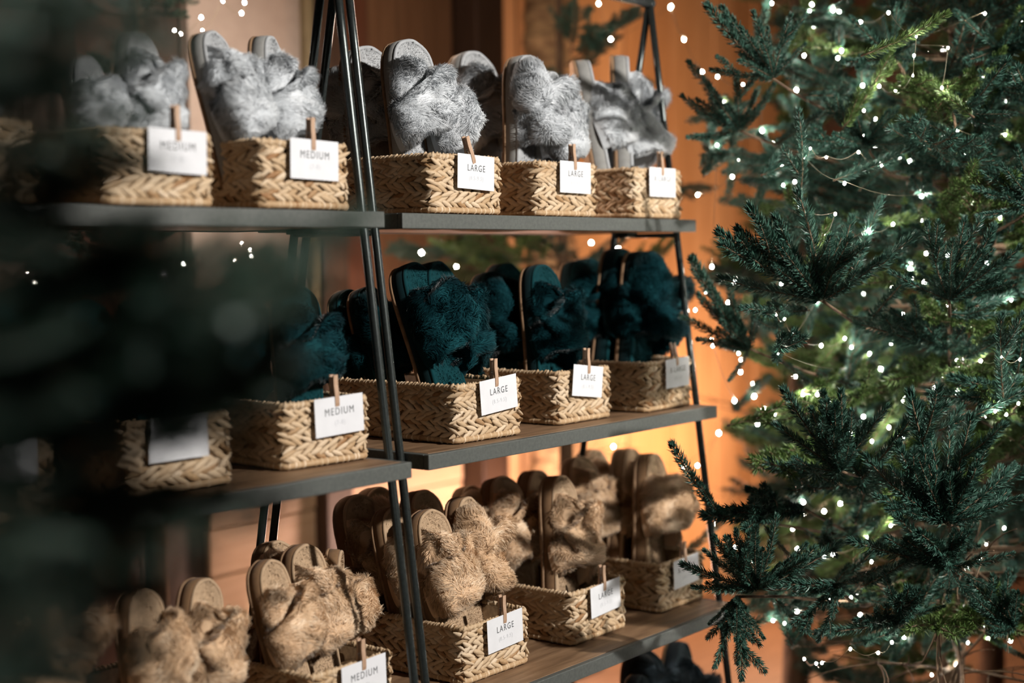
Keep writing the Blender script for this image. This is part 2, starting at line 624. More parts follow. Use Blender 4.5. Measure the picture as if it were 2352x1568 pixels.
# unit leaf-shaped lobe, long axis = x, thickness = y, width = z
LU, LV = 7, 6
lob_v = []
for i in range(LU + 1):
    s = i / LU
    prof = (math.sin(math.pi * min(max(s, 0.02), 0.98))) ** 0.62 * (1.0 - 0.25 * s)
    for j in range(LV):
        th = 2 * math.pi * j / LV
        lob_v.append((s - 0.5, 0.5 * prof * math.cos(th), 0.5 * prof * math.sin(th)))
LOB_V = np.array(lob_v)
LOB_Q = [(i * LV + j, i * LV + (j + 1) % LV, (i + 1) * LV + (j + 1) % LV, (i + 1) * LV + j) for i in range(LU) for j in range(LV)]


def lobe(geo, c2, t2, n2, z, length, thick, width, ang, out, tint, twist=0.0):
    """one lobe at path point c2, pushed out by 'out', tilted by ang in the wall plane"""
    v = LOB_V * np.array([length, thick, width])
    ca, sa = math.cos(ang), math.sin(ang)
    a = v[:, 0] * ca - v[:, 2] * sa
    h = v[:, 0] * sa + v[:, 2] * ca
    o = v[:, 1] + out + twist * v[:, 0]
    # wrap along corner: shift along tangent, out along normal
    X = c2[0] + t2[0] * a + n2[0] * o
    Y = c2[1] + t2[1] * a + n2[1] * o
    geo.add(np.stack([X, Y, z + h], 1), None, LOB_Q, 0, tint)


N_ROW = 5
ROW_Z0, ROW_H = 0.0125, 0.0172


def basket_meshes(seed):
    rg = random.Random(seed)
    f, L = path_sampler(rrect(0.007))
    rows = []
    for r in range(N_ROW):
        g_ = Geo()
        z0 = ROW_Z0 + r * ROW_H
        step = rg.uniform(0.0180, 0.0225)
        n = int(L / step)
        sgn = 1 if (r + seed) % 2 else -1
        if rg.random() < 0.2:
            sgn = -sgn
        for i in range(n):
            for half in (0, 1):
                s = (i + 0.5 * half + rg.uniform(-0.12, 0.12)) * L / n
                c2, t2, n2 = f(np.array(s))
                zc = z0 + ROW_H * (0.27 if half == 0 else 0.73) + rg.uniform(-0.0012, 0.0012)
                ang = (0.42 if half == 0 else -0.42) * sgn * -1 + rg.uniform(-0.16, 0.16)
                t_ = min(1, max(0, rg.gauss(0.62, 0.17)))
                if rg.random() < 0.06:
                    t_ = rg.uniform(0.05, 0.3)
                lobe(g_, c2, t2, n2, zc, step * rg.uniform(1.45, 1.85), rg.uniform(0.0055, 0.0075), ROW_H * rg.uniform(0.58, 0.76), ang,
                     rg.uniform(-0.0006, 0.0016), t_, twist=rg.uniform(-0.05, 0.05))
        rows.append(g_.mesh('braid', [M_WEAVE]))
    # wrapped rim
    g_ = Geo()
    n = 118
    for i in range(n):
        s = (i + rg.uniform(-0.3, 0.3)) * L / n
        c2, t2, n2 = f(np.array(s))
        lobe(g_, c2, t2, n2, BH - 0.0055 + rg.uniform(-0.0008, 0.0008), 0.0145, 0.0125, 0.0095, rg.uniform(0.7, 1.3), 0.0, min(1, max(0, rg.gauss(0.55, 0.2))))
    P2 = rrect(0.007)
    tube(g_, np.c_[P2, np.full(len(P2), BH - 0.0055)], 0.0042, 8, closed=True, tint=0.45)
    rim = g_.mesh('rim', [M_WEAVE])
    # coiled foot edge
    g_ = Geo()
    n = 84
    for i in range(n):
        s = (i + rg.uniform(-0.3, 0.3)) * L / n
        c2, t2, n2 = f(np.array(s))
        lobe(g_, c2, t2, n2, 0.0072 + rg.uniform(-0.0006, 0.0006), 0.0125, 0.0125, 0.0118, rg.uniform(1.1, 1.6), 0.0005, min(1, max(0, rg.gauss(0.6, 0.22))))
    tube(g_, np.c_[P2, np.full(len(P2), 0.0068)], 0.0052, 8, closed=True, tint=0.3)
    foot = g_.mesh('base_coil', [M_WEAVE])
    # inner wall + bottom
    g_ = Geo()
    a, b_ = rrect(0.0075), rrect(0.0125)
    k_ = len(a)
    V = np.vstack([np.c_[a, np.full(k_, 0.004)], np.c_[a, np.full(k_, BH - 0.007)], np.c_[b_, np.full(k_, BH - 0.007)], np.c_[b_, np.full(k_, 0.008)]])
    q = []
    for lev in range(3):
        for j in range(k_):
            q.append((lev * k_ + j, lev * k_ + (j + 1) % k_, (lev + 1) * k_ + (j + 1) % k_, (lev + 1) * k_ + j))
    V = np.vstack([V, [[BW / 2, BD / 2, 0.008]], [[BW / 2, BD / 2, 0.004]]])
    tr = [(3 * k_ + j, 3 * k_ + (j + 1) % k_, 4 * k_) for j in range(k_)] + [((j + 1) % k_, j, 4 * k_ + 1) for j in range(k_)]
    g_.add(V, tr, q)
    liner = g_.mesh('liner', [M_LINER])
    return rows, rim, foot, liner


B_VAR = [basket_meshes(s) for s in (1, 2, 3, 4)]
BASKETS = {}


def basket(key, x0, yf, row, rot, var, label, w=BW):
    root = thing('seagrass_basket', (x0, yf, Z[row] + 0.0008), label, 'basket', 'braided baskets on the shelves')
    root.rotation_euler = (0, 0, rot)
    root.scale = (w / BW, 1, 1)
    rows, rim, foot, liner = B_VAR[var]
    for me in rows:
        obj('braid_row', me, root)
    obj('rim', rim, root)
    obj('base_coil', foot, root)
    obj('liner', liner, root)
    BASKETS[key] = (x0, yf, Z[row], rot, w)
    return root


BNAME = {
    'R1a': 'left LARGE basket on the top right shelf', 'R1b': 'middle LARGE basket on the top right shelf', 'R1c': 'X-LARGE basket at the right end of the top shelf',
    'R2a': 'left LARGE basket on the middle right shelf', 'R2b': 'middle LARGE basket on the middle right shelf', 'R2c': 'X-LARGE basket at the right end of the middle shelf',
    'R3a': 'LARGE basket of tan slippers beside the two black rods', 'R3b': 'second LARGE basket of tan slippers', 'R3c': 'tan slipper basket at the far end behind the fir tip',
    'L1m': 'MEDIUM basket at the right end of the top left shelf', 'L1n': 'MEDIUM basket behind the foliage on the top left shelf', 'L1o': 'leftmost basket on the top left shelf',
    'L2m': 'MEDIUM basket at the right end of the middle left shelf', 'L2n': 'second basket on the middle left shelf', 'L2o': 'leftmost basket on the middle left shelf',
    'L3m': 'MEDIUM basket of tan slippers at bottom left', 'L3n': 'hidden basket of tan slippers at bottom left', 'L3o': 'leftmost basket of tan slippers at the bottom',
    'R4a': 'low basket of navy slippers on the bottom shelf',
}
for key, x0, yf, row, rot, var, w in (
        ('R1a', 1.864, 1.640, 1, 0.0, 0, 0.198), ('R1b', 2.168, 1.645, 1, 0.0, 1, 0.200), ('R1c', 2.484, 1.640, 1, 0.0, 2, 0.190),
        ('R2a', 1.885, 1.612, 2, -0.02, 1, 0.186), ('R2b', 2.205, 1.630, 2, 0.01, 2, 0.184), ('R2c', 2.480, 1.612, 2, 0.05, 3, 0.198),
        ('R3a', 1.886, 1.604, 3, 0.0, 2, 0.192), ('R3b', 2.204, 1.603, 3, 0.0, 3, 0.190), ('R3c', 2.515, 1.606, 3, 0.0, 0, 0.185),
        ('L1m', 1.455, 1.612, 1, 0.0, 3, 0.192), ('L1n', 1.184, 1.612, 1, 0.0, 0, 0.190), ('L1o', 0.90, 1.615, 1, 0.0, 1, 0.190),
        ('L2m', 1.503, 1.628, 2, -0.06, 0, 0.182), ('L2n', 1.206, 1.614, 2, -0.02, 2, 0.188), ('L2o', 0.895, 1.588, 2, 0.0, 3, 0.190),
        ('L3m', 1.527, 1.606, 3, 0.0, 1, 0.192), ('L3n', 1.235, 1.600, 3, 0.0, 3, 0.190), ('L3o', 0.93, 1.600, 3, 0.0, 0, 0.190),
        ('R4a', 2.50, 1.58, 4, 0.0, 1, 0.190)):
    lab = 'woven ' + BNAME[key].replace('LARGE basket', 'LARGE basket') if not BNAME[key].startswith(('left ', 'middle ')) else BNAME[key].replace('basket', 'woven basket')
    basket(key, x0, yf, row, rot, var, lab, w)

# ----------------------------------------------------------------- size cards and pegs
txt_cache = {}


def text_mesh(s, mat, size):
    key = (s, mat.name)
    if key in txt_cache:
        return txt_cache[key]
    cu = bpy.data.curves.new('lettering', 'FONT')
    cu.body = s
    cu.size = size
    cu.space_character = 1.25
    cu.align_x = 'CENTER'
    cu.align_y = 'CENTER'
    cu.extrude = 0.00005
    cu.resolution_u = 3
    cu.offset = 0.0
    o = bpy.data.objects.new('lettering', cu)
    COL.objects.link(o)
    bpy.context.view_layer.update()
    me = bpy.data.meshes.new_from_object(o.evaluated_get(bpy.context.evaluated_depsgraph_get()))
    bpy.data.objects.remove(o)
    me.name = 'lettering'
    me.materials.clear()
    me.materials.append(mat)
    txt_cache[key] = me
    return me


CW, CH = 0.100, 0.060
g = Geo()
box(g, (-CW / 2, -0.0004, -CH), (CW / 2, 0.0004, 0), 0.0002)
ME_CARD = g.mesh('card', [M_CARD], False)
# peg: two prongs (front and back of the rim), spring between
def prong(sign):
    g_ = Geo()
    P = [(0.0, 0.0046, -0.017), (0.0, 0.0050, -0.012), (0.0, 0.0046, 0.0), (0.0, 0.0032, 0.014), (0.0, 0.0036, 0.024), (0.0, 0.0042, 0.030)]
    V, q = [], []
    hw = 0.0042
    th_ = [0.0016, 0.0028, 0.0032, 0.0032, 0.0026, 0.0018]
    for (x_, y_, z_), t_ in zip(P, th_):
        for xx in (-hw, hw):
            V += [(xx, sign * (y_ - t_ / 2), z_), (xx, sign * (y_ + t_ / 2), z_)]
    for i_ in range(len(P) - 1):
        a = i_ * 4
        for c0, c1 in ((0, 1), (1, 3), (3, 2), (2, 0)):
            q.append((a + c0, a + c1, a + 4 + c1, a + 4 + c0))
    e = (len(P) - 1) * 4
    q += [(0, 2, 3, 1), (e, e + 1, e + 3, e + 2)]
    g_.add(V, None, q)
    return g_.mesh('prong', [M_PEG], False)


ME_PRONG = [prong(-1), prong(1)]
g = Geo()
th = np.linspace(0, 6 * math.pi, 60)
tube(g, np.stack([np.linspace(-0.0052, 0.0052, 60), 0.0026 * np.cos(th), 0.006 + 0.0026 * np.sin(th)], 1), 0.0005, 5)
ME_SPRING = g.mesh('spring', [M_SPRING])


def card_and_peg(key, frac, roll, peg_roll, title, sub, dz=0.0, peg_dx=0.0, lab=''):
    x0, yf, zs, rot, w = BASKETS[key]
    fx = np.array([math.cos(rot), math.sin(rot)])
    ny = np.array([math.sin(rot), -math.cos(rot)])
    c = np.array([x0, yf]) + fx * w * frac + ny * 0.0045
    root = thing('size_card', (c[0], c[1], zs + BH + 0.002 + dz), 'white %s size card on the %s' % (title, lab), 'card', 'size cards pegged to the baskets')
    root.rotation_euler = (0, roll, rot)
    obj('card', ME_CARD, root)
    t = obj('size_word', text_mesh(title, M_INK, 0.0162), root)
    t.location = (0, -0.0006, -0.0235)
    t.rotation_euler = (math.pi / 2, 0, 0)
    t.scale = (0.86, 1, 1)
    t = obj('size_numbers', text_mesh(sub, M_INK2, 0.0104), root)
    t.location = (0, -0.0006, -0.0410)
    t.rotation_euler = (math.pi / 2, 0, 0)
    t.scale = (0.86, 1, 1)
    p = np.array([x0, yf]) + fx * (w * frac + peg_dx) + ny * (-0.001)
    pg = thing('clothespin', (p[0], p[1], zs + BH + 0.004 + dz), 'small wooden clothespin clipping the %s card of the %s' % (title, lab), 'clothespin', 'clothespins on the cards')
    pg.rotation_euler = (0, peg_roll, rot)
    pg.scale = (1, 1.15, 1.05)
    for me in ME_PRONG:
        obj('prong', me, pg)
    obj('spring', ME_SPRING, pg)


SUBS = {'LARGE': '(8.5-9.5)', 'MEDIUM': '(7-8)', 'X-LARGE': '(10-11)'}
SHORT = {'R1a': 'left grey basket of the right unit', 'R1b': 'middle grey basket of the right unit', 'R1c': 'grey basket at the right end',
         'R2a': 'left teal basket of the right unit', 'R2b': 'middle teal basket of the right unit', 'R2c': 'teal basket at the right end',
         'R3a': 'tan basket beside the rods', 'R3b': 'second tan basket', 'R3c': 'tan basket at the right end',
         'L1m': 'grey basket left of the rods', 'L1n': 'grey basket behind the foliage', 'L2m': 'teal basket left of the rods',
         'L2n': 'teal basket behind the foliage', 'L2o': 'leftmost teal basket', 'L3m': 'bottom left tan basket'}
for key, frac, roll, pr, title, dz, pdx in (
        ('R1a', 0.57, 0.035, -0.35, 'LARGE', -0.002, -0.012), ('R1b', 0.56, 0.01, -0.05, 'LARGE', 0.0, -0.002), ('R1c', 0.51, 0.0, 0.0, 'X-LARGE', 0.0, 0.0),
        ('R2a', 0.57, -0.08, -0.02, 'LARGE', 0.004, -0.004), ('R2b', 0.50, 0.12, 0.02, 'LARGE', 0.004, 0.0), ('R2c', 0.60, -0.02, -0.22, 'X-LARGE', 0.0, -0.004),
        ('R3a', 0.56, -0.05, 0.0, 'LARGE', 0.002, 0.0), ('R3b', 0.53, -0.06, 0.0, 'LARGE', 0.002, -0.002), ('R3c', 0.50, -0.05, 0.0, 'X-LARGE', 0.0, -0.002),
        ('L1m', 0.55, 0.02, 0.02, 'MEDIUM', 0.0, -0.003), ('L1n', 0.62, 0.02, 0.0, 'MEDIUM', 0.0, 0.0), ('L2m', 0.59, -0.04, -0.04, 'MEDIUM', 0.002, -0.004),
        ('L2n', 0.45, 0.0, 0.0, 'MEDIUM', 0.0, 0.0), ('L2o', 0.55, 0.0, 0.0, 'MEDIUM', 0.0, 0.0), ('L3m', 0.58, -0.03, 0.0, 'MEDIUM', 0.0, 0.0)):
    card_and_peg(key, frac, roll, pr, title, SUBS[title], dz, pdx, SHORT[key])

# ----------------------------------------------------------------- slippers
SL, SW = 0.300, 0.052     # length, half width


def outline(n=64, inset=0.0):
    """foot outline, counter-clockwise, y from heel (0) to toe (SL)"""
    t = np.array([0.0, 0.015, 0.05, 0.12, 0.22, 0.36, 0.50, 0.64, 0.76, 0.86, 0.93, 0.975, 1.0])
    h = np.array([0.0, 0.40, 0.66, 0.82, 0.86, 0.85, 0.89, 0.96, 1.0, 0.97, 0.84, 0.58, 0.0])
    k_ = n // 2
    a = np.linspace(0, math.pi, k_ + 1)
    ty = (1 - np.cos(a)) / 2
    hw = np.interp(ty, t, h)
    hw = np.convolve(np.pad(hw, 2, mode='reflect'), [0.1, 0.2, 0.4, 0.2, 0.1], 'valid')
    hw[0] = hw[-1] = 0
    hw = hw * (SW - inset)
    y_ = inset + ty * (SL - 2 * inset)
    right = np.stack([hw, y_], 1)
    left = np.stack([-hw[1:-1][::-1], y_[1:-1][::-1]], 1)
    return np.vstack([right, left])


def loft(geo, rings, cap_top=True, cap_bot=True, mat=0, tint=0.5):
    k_ = len(rings[0])
    V = np.vstack(rings)
    q = []
    for l in range(len(rings) - 1):
        for j in range(k_):
            q.append((l * k_ + j, l * k_ + (j + 1) % k_, (l + 1) * k_ + (j + 1) % k_, (l + 1) * k_ + j))
    tr = []
    n0 = len(V)
    if cap_bot:
        V = np.vstack([V, rings[0].mean(0)])
        tr += [((j + 1) % k_, j, n0) for j in range(k_)]
        n0 += 1
    if cap_top:
        V = np.vstack([V, rings[-1].mean(0)])
        o_ = (len(rings) - 1) * k_
        tr += [(o_ + j, o_ + (j + 1) % k_, n0) for j in range(k_)]
    geo.add(V, tr, q, mat, tint)


def ring(z_, inset):
    o_ = outline(64, inset)
    return np.c_[o_, np.full(len(o_), z_)]


SOLE_T = 0.030
g = Geo()
loft(g, [ring(-SOLE_T, 0.004), ring(-SOLE_T, 0.0012), ring(-SOLE_T + 0.004, -0.0012), ring(-SOLE_T + 0.007, -0.0006), ring(-SOLE_T + 0.0075, 0.004)])
ME_OUT = g.mesh('outsole', [M_OUT])
g = Geo()
loft(g, [ring(-SOLE_T + 0.007, 0.002), ring(-SOLE_T + 0.009, 0.0), ring(-0.012, 0.0002), ring(-0.003, 0.0010), ring(0.0, 0.004), ring(-0.001, 0.008)])
ME_SIDE = g.mesh('footbed_side', [FUR['grey']['side']])
g = Geo()
o_ = outline(64, 0.0052)
tube(g, np.c_[o_, np.full(len(o_), 0.0008)], 0.0036, 8, closed=True)
ME_PIPE = g.mesh('piping', [FUR['grey']['insole']])


def strands(geo, P, N, D, length, width, tint, seed, segs=2):
    """tapering fur strands: root points P, surface normals N, directions D"""
    rg = np.random.default_rng(seed)
    n = len(P)
    side = unit(np.cross(D, rg.normal(size=(n, 3))))
    side = np.where((np.cross(side, D) * N).sum(1, keepdims=True) < 0, -side, side)   # face outwards
    length = length[:, None]
    w = width[:, None]
    droop = unit(D - N * (D * N).sum(1, keepdims=True) + 1e-9)
    mid = P + D * length * 0.55
    tip = P + unit(D + droop * 0.35) * length
    V = np.stack([P - side * w, P + side * w, mid + side * w * 0.8, mid - side * w * 0.8, tip], 1).reshape(-1, 3)
    base = np.arange(n)[:, None] * 5
    quads = base + np.array([[0, 1, 2, 3]])
    tris = base + np.array([[3, 2, 4]])
    Nn = unit(N * 0.8 + D * 0.35)
    NN = np.repeat(Nn, 5, 0)
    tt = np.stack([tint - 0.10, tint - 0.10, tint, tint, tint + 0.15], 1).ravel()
    geo.add(V, tris, quads, 0, np.clip(tt, 0, 1), NN)


def insole_mesh(seed):
    rg = np.random.default_rng(seed)
    g_ = Geo()
    rr = [ring(0.0005, 0.0075), ring(0.0030, 0.010), ring(0.0022, 0.020), ring(0.0015, 0.034)]
    loft(g_, rr, True, False)
    # short plush pile
    n = 5200
    ty = rg.uniform(0.02, 0.98, n)
    o2 = outline(64, 0.008)
    half = o2[:33]
    hw = np.interp(ty * SL, half[:, 1], half[:, 0])
    P = np.stack([rg.uniform(-1, 1, n) * hw, ty * SL, np.full(n, 0.0018)], 1)
    N = np.tile([0, 0, 1.0], (n, 1))
    wob = Wob(seed + 9, 60)
    D = unit(N * 0.8 + wob(P) * np.array([0.5, 0.5, 0.1]) + rg.normal(size=(n, 3)) * 0.2)
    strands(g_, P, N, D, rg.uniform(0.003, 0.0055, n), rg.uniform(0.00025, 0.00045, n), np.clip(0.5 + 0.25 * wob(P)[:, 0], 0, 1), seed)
    return g_.mesh('insole', [FUR['grey']['insole']], custom_normals=True)


ME_INSOLE = insole_mesh(3)


def strap_mesh(seed, flip, lift, n_str=9500):
    """a puffy fur band that arches from one side of the sole to the other; flip mirrors it"""
    rg = np.random.default_rng(seed)
    lump = Wob(seed * 3 + 1, 62)
    fine = Wob(seed * 3 + 2, 150)
    flow = Wob(seed * 3 + 5, 34)
    clump = Wob(seed * 5 + 7, 190)
    tone = Wob(seed * 5 + 11, 95)
    sh_ = rg.uniform(-0.010, 0.008)
    ya, yb = 0.226 + sh_ + rg.uniform(-0.006, 0.006), 0.136 + sh_ + rg.uniform(-0.008, 0.006)
    arch = 0.050 + lift

    def frame(u):
        ph = math.pi * (1 - u)
        s = np.sin(ph)
        x_ = 0.0425 * np.cos(ph) * (1 + 0.06 * s)
        z_ = -0.008 + arch * np.maximum(s, 0) ** 0.85
        y_ = ya + (yb - ya) * u + 0.006 * np.sin(u * 5 + seed)
        return np.stack([x_, y_, z_], -1)

    def surf(u, th):
        C = frame(u)
        e = 1e-3
        T = unit(frame(np.clip(u + e, 0, 1)) - frame(np.clip(u - e, 0, 1)))
        By = np.array([0.0, 1.0, 0.0])
        Bv = unit(By - T * (T @ By)[..., None])
        Nn = unit(np.cross(Bv, T))
        Nn = np.where((Nn[..., 2:3] < 0) & (np.abs(Nn[..., 2:3]) > 0.2), -Nn, Nn)
        # outward from the foot axis
        outv = C - np.stack([np.zeros_like(u), C[..., 1], np.full_like(u, 0.006)], -1)
        sg = np.sign((Nn * outv).sum(-1, keepdims=True))
        sg[sg == 0] = 1
        Nn = Nn * sg
        s = np.sin(math.pi * u)
        a = 0.031 + 0.014 * s
        bb = 0.0075 + 0.006 * s
        off = Bv * (a * np.cos(th))[..., None] + Nn * (bb * np.sin(th))[..., None]
        nrm = unit(Bv * (np.cos(th) / a)[..., None] + Nn * (np.sin(th) / bb)[..., None])
        P = C + off
        w = lump(P)[:, 0]
        d = 0.0085 * w - 0.005 * np.maximum(-w - 0.3, 0) * 2 + 0.0022 * fine(P)[:, 1]
        d = d * np.clip(s * 2.0, 0.15, 1) * np.clip(np.sin(th) + 0.6, 0, 1)
        return P + nrm * d[:, None], nrm

    g_ = Geo()
    nu, nt_ = 34, 22
    U, TH_ = np.meshgrid(np.linspace(0.0, 1.0, nu), np.linspace(0, 2 * math.pi, nt_, endpoint=False), indexing='ij')
    P, N = surf(U.ravel(), TH_.ravel())
    q = [(i * nt_ + j, i * nt_ + (j + 1) % nt_, (i + 1) * nt_ + (j + 1) % nt_, (i + 1) * nt_ + j) for i in range(nu - 1) for j in range(nt_)]
    mx = np.array([-1.0, 1, 1]) if flip else np.array([1.0, 1, 1])
    if flip:
        q = [x_[::-1] for x_ in q]
    g_.add(P * mx, None, q, 0, 0.45)
    u = rg.uniform(0.03, 0.97, n_str)
    th = rg.uniform(-0.45, math.pi + 0.45, n_str)
    P, N = surf(u, th)
    fl = flow(P)
    fl = unit(fl + np.array([0, -0.8, 0.0]))
    D = unit(N * 0.50 + (fl - N * (fl * N).sum(1, keepdims=True)) * 0.75 + clump(P) * 0.26 + rg.normal(size=P.shape) * 0.12)
    below = (D * N).sum(1, keepdims=True) < 0.15
    D = np.where(below, unit(D + N * 0.4), D)
    ln = rg.uniform(0.009, 0.0155, n_str) * (0.85 + 0.15 * clump(P)[:, 1])
    tn = 0.5 + 0.17 * tone(P)[:, 0] + rg.normal(size=n_str) * 0.20
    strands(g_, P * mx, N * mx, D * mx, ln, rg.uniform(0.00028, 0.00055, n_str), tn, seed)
    return g_.mesh('strap', [FUR['grey']['fur']], custom_normals=True)


STRAPS = [(strap_mesh(10 + i, False, 0.0, 11000), strap_mesh(30 + i, True, 0.010, 11000)) for i in range(5)]
SLIPPERS = []


def slipper(color, base, toe, yaw, var, label, group, width=1.0, mirror=False):
    base, toe = Vector(base), Vector(toe)
    ax = (toe - base)
    s = ax.length / SL
    ax.normalize()
    nrm = Vector((math.sin(yaw), -math.cos(yaw), 0))
    nrm = (nrm - ax * nrm.dot(ax)).normalized()
    xx = ax.cross(nrm).normalized()
    root = thing('slipper', base, label, 'slipper', group)
    root.matrix_world = Matrix(((xx.x * width * s, ax.x * s, nrm.x * s, base.x), (xx.y * width * s, ax.y * s, nrm.y * s, base.y),
                                (xx.z * width * s, ax.z * s, nrm.z * s, base.z), (0, 0, 0, 1)))
    mt = FUR[color]
    obj('outsole', ME_OUT, root)
    fs = obj('footbed', ME_SIDE, root, [mt['side']])
    obj('piping', ME_PIPE, fs, [mt['insole']])
    obj('insole', ME_INSOLE, root, [mt['insole']])
    a, b_ = STRAPS[var % len(STRAPS)]
    if mirror:
        a, b_ = STRAPS[(var + 2) % len(STRAPS)]
    obj('strap', a, root, [mt['fur']])
    obj('strap', b_, root, [mt['fur']])
    SLIPPERS.append((label, s))
    return root


# per slipper: basket, toe pixel, depth (Y) of the toe, base inside the basket (x from its left, y from its front), yaw, variant, words
COLOR = {'1': 'grey', '2': 'teal', '3': 'tan', '4': 'navy'}
R = math.radians
LIST = [
    # top right shelf
    ('R1a', (945, 88), 1.775, 0.065, 0.075, R(-4), 0, 'frontmost grey fur slipper in the'),
    ('R1a', (1003, 150), 1.740, 0.138, 0.070, R(16), 1, 'second grey slipper, lower at the right, in the'),
    ('R1a', (851, 104), 1.900, 0.070, 0.190, R(-8), 2, 'shaded grey slipper behind the first in the'),
    ('R1a', (795, 150), 1.960, 0.060, 0.260, R(-4), 3, 'rearmost grey slipper behind the rods in the'),
    ('R1b', (1222, 127), 1.770, 0.070, 0.075, R(2), 3, 'frontmost grey fur slipper in the'),
    ('R1b', (1275, 165), 1.755, 0.130, 0.070, R(14), 4, 'grey slipper tucked behind the front one in the'),
    ('R1b', (1098, 118), 1.930, 0.080, 0.190, R(-5), 0, 'shaded grey slipper further back in the'),
    ('R1c', (1345, 142), 1.840, 0.055, 0.090, R(38), 1, 'left grey slipper seen edge-on in the'),
    ('R1c', (1438, 132), 1.800, 0.120, 0.085, R(34), 2, 'right grey slipper seen edge-on in the'),
    # top left shelf
    ('L1m', (488, 68), 1.750, 0.050, 0.075, R(20), 4, 'left grey fur slipper in the'),
    ('L1m', (625, 82), 1.750, 0.125, 0.085, R(28), 0, 'right grey fur slipper in the'),
    ('L1n', (205, 130), 1.740, 0.045, 0.085, R(18), 1, 'left grey slipper in the'),
    ('L1n', (330, 75), 1.755, 0.120, 0.085, R(18), 2, 'right grey slipper in the'),
    ('L1o', (-60, 120), 1.740, 0.090, 0.085, R(10), 3, 'grey slipper in the'),
    # middle right shelf
    ('R2a', (952, 600), 1.810, 0.085, 0.060, R(4), 1, 'frontmost dark teal slipper in the'),
    ('R2a', (1010, 598), 1.815, 0.135, 0.105, R(8), 2, 'teal slipper close behind the front one in the'),
    ('R2a', (848, 655), 1.900, 0.070, 0.200, R(0), 3, 'shaded teal slipper behind the rods in the'),
    ('R2a', (800, 662), 1.940, 0.080, 0.270, R(0), 4, 'rearmost teal slipper left of the rods in the'),
    ('R2b', (1252, 606), 1.775, 0.070, 0.065, R(0), 2, 'frontmost dark teal slipper in the'),
    ('R2b', (1135, 621), 1.880, 0.060, 0.170, R(-4), 3, 'shaded teal slipper behind the first in the'),
    ('R2b', (1172, 603), 1.900, 0.120, 0.215, R(0), 4, 'teal toe peeking out at the back of the'),
    ('R2c', (1492, 582), 1.770, 0.090, 0.075, R(4), 3, 'frontmost dark teal slipper in the'),
    ('R2c', (1445, 577), 1.830, 0.085, 0.130, R(2), 4, 'teal slipper right behind the front one in the'),
    ('R2c', (1345, 604), 1.910, 0.050, 0.190, R(0), 0, 'shaded teal slipper at the left of the'),
    ('R2c', (1375, 603), 1.950, 0.110, 0.250, R(0), 1, 'rear teal slipper of the'),
    # middle left shelf
    ('L2m', (690, 652), 1.755, 0.105, 0.070, R(2), 0, 'frontmost teal slipper in the'),
    ('L2m', (520, 662), 1.880, 0.060, 0.150, R(-4), 1, 'teal slipper at the left in the'),
    ('L2m', (425, 660), 1.960, 0.060, 0.250, R(-4), 2, 'rear teal slipper in the'),
    ('L2n', (335, 676), 1.760, 0.115, 0.075, R(4), 3, 'right teal slipper in the'),
    ('L2n', (200, 688), 1.820, 0.060, 0.120, R(0), 4, 'left teal slipper in the'),
    ('L2o', (20, 690), 1.760, 0.110, 0.080, R(4), 0, 'teal slipper in the'),
    # lower right shelf
    ('R3a', (988, 1166), 1.745, 0.062, 0.062, R(2), 4, 'front left tan fur slipper in the'),
    ('R3a', (1078, 1138), 1.765, 0.130, 0.082, R(10), 3, 'front right tan slipper in the'),
    ('R3a', (905, 1160), 1.830, 0.055, 0.140, R(4), 1, 'shaded tan slipper behind the rods in the'),
    ('R3a', (978, 1122), 1.870, 0.130, 0.170, R(0), 0, 'tan toe showing between the rods and front pair in the'),
    ('R3a', (822, 1132), 1.925, 0.055, 0.225, R(-4), 2, 'rear left tan slipper in the'),
    ('R3a', (872, 1115), 1.950, 0.120, 0.265, R(0), 3, 'rearmost tan slipper in the'),
    ('R3b', (1296, 1090), 1.755, 0.075, 0.068, R(4), 2, 'frontmost tan fur slipper in the'),
    ('R3b', (1158, 1090), 1.880, 0.060, 0.160, R(-6), 0, 'tan slipper behind the first in the'),
    ('R3b', (1246, 1080), 1.880, 0.135, 0.190, R(0), 1, 'tan toe peeking above the front slipper in the'),
    ('R3b', (1085, 1112), 1.945, 0.055, 0.240, R(0), 3, 'dark rear tan slipper in the'),
    ('R3c', (1510, 1042), 1.760, 0.085, 0.070, R(6), 1, 'frontmost tan slipper touched by the fir tip in the'),
    ('R3c', (1340, 1046), 1.910, 0.055, 0.200, R(-8), 4, 'tan slipper leaning left at the back of the'),
    ('R3c', (1378, 1034), 1.960, 0.120, 0.260, R(-4), 0, 'rear tan slipper of the'),
    ('R3c', (1462, 1034), 1.850, 0.090, 0.140, R(4), 2, 'tan slipper just behind the front one in the'),
    # lower left shelf
    ('L3m', (618, 1282), 1.735, 0.055, 0.070, R(16), 0, 'front left tan slipper in the'),
    ('L3m', (700, 1246), 1.760, 0.125, 0.085, R(6), 4, 'front right tan slipper in the'),
    ('L3m', (785, 1262), 1.800, 0.165, 0.130, R(40), 1, 'tan slipper with a fluffy strap behind right in the'),
    ('L3m', (640, 1238), 1.850, 0.110, 0.160, R(0), 3, 'tan toe at the back of the'),
    ('L3n', (330, 1350), 1.725, 0.060, 0.070, R(14), 1, 'front left tan slipper in the'),
    ('L3n', (480, 1325), 1.745, 0.130, 0.080, R(14), 2, 'front right tan slipper in the'),
    ('L3o', (120, 1312), 1.760, 0.120, 0.080, R(4), 3, 'tan slipper in the'),
    # bottom shelf
    ('R4a', (1578, 1477), 1.740, 0.120, 0.080, R(10), 2, 'upright navy slipper in the'),
    ('R4a', (1490, 1490), 1.760, 0.060, 0.100, R(-20), 3, 'left navy slipper in the'),
    ('R4a', (1470, 1548), 1.690, 0.050, 0.060, R(10), 4, 'low front navy slipper in the'),
]
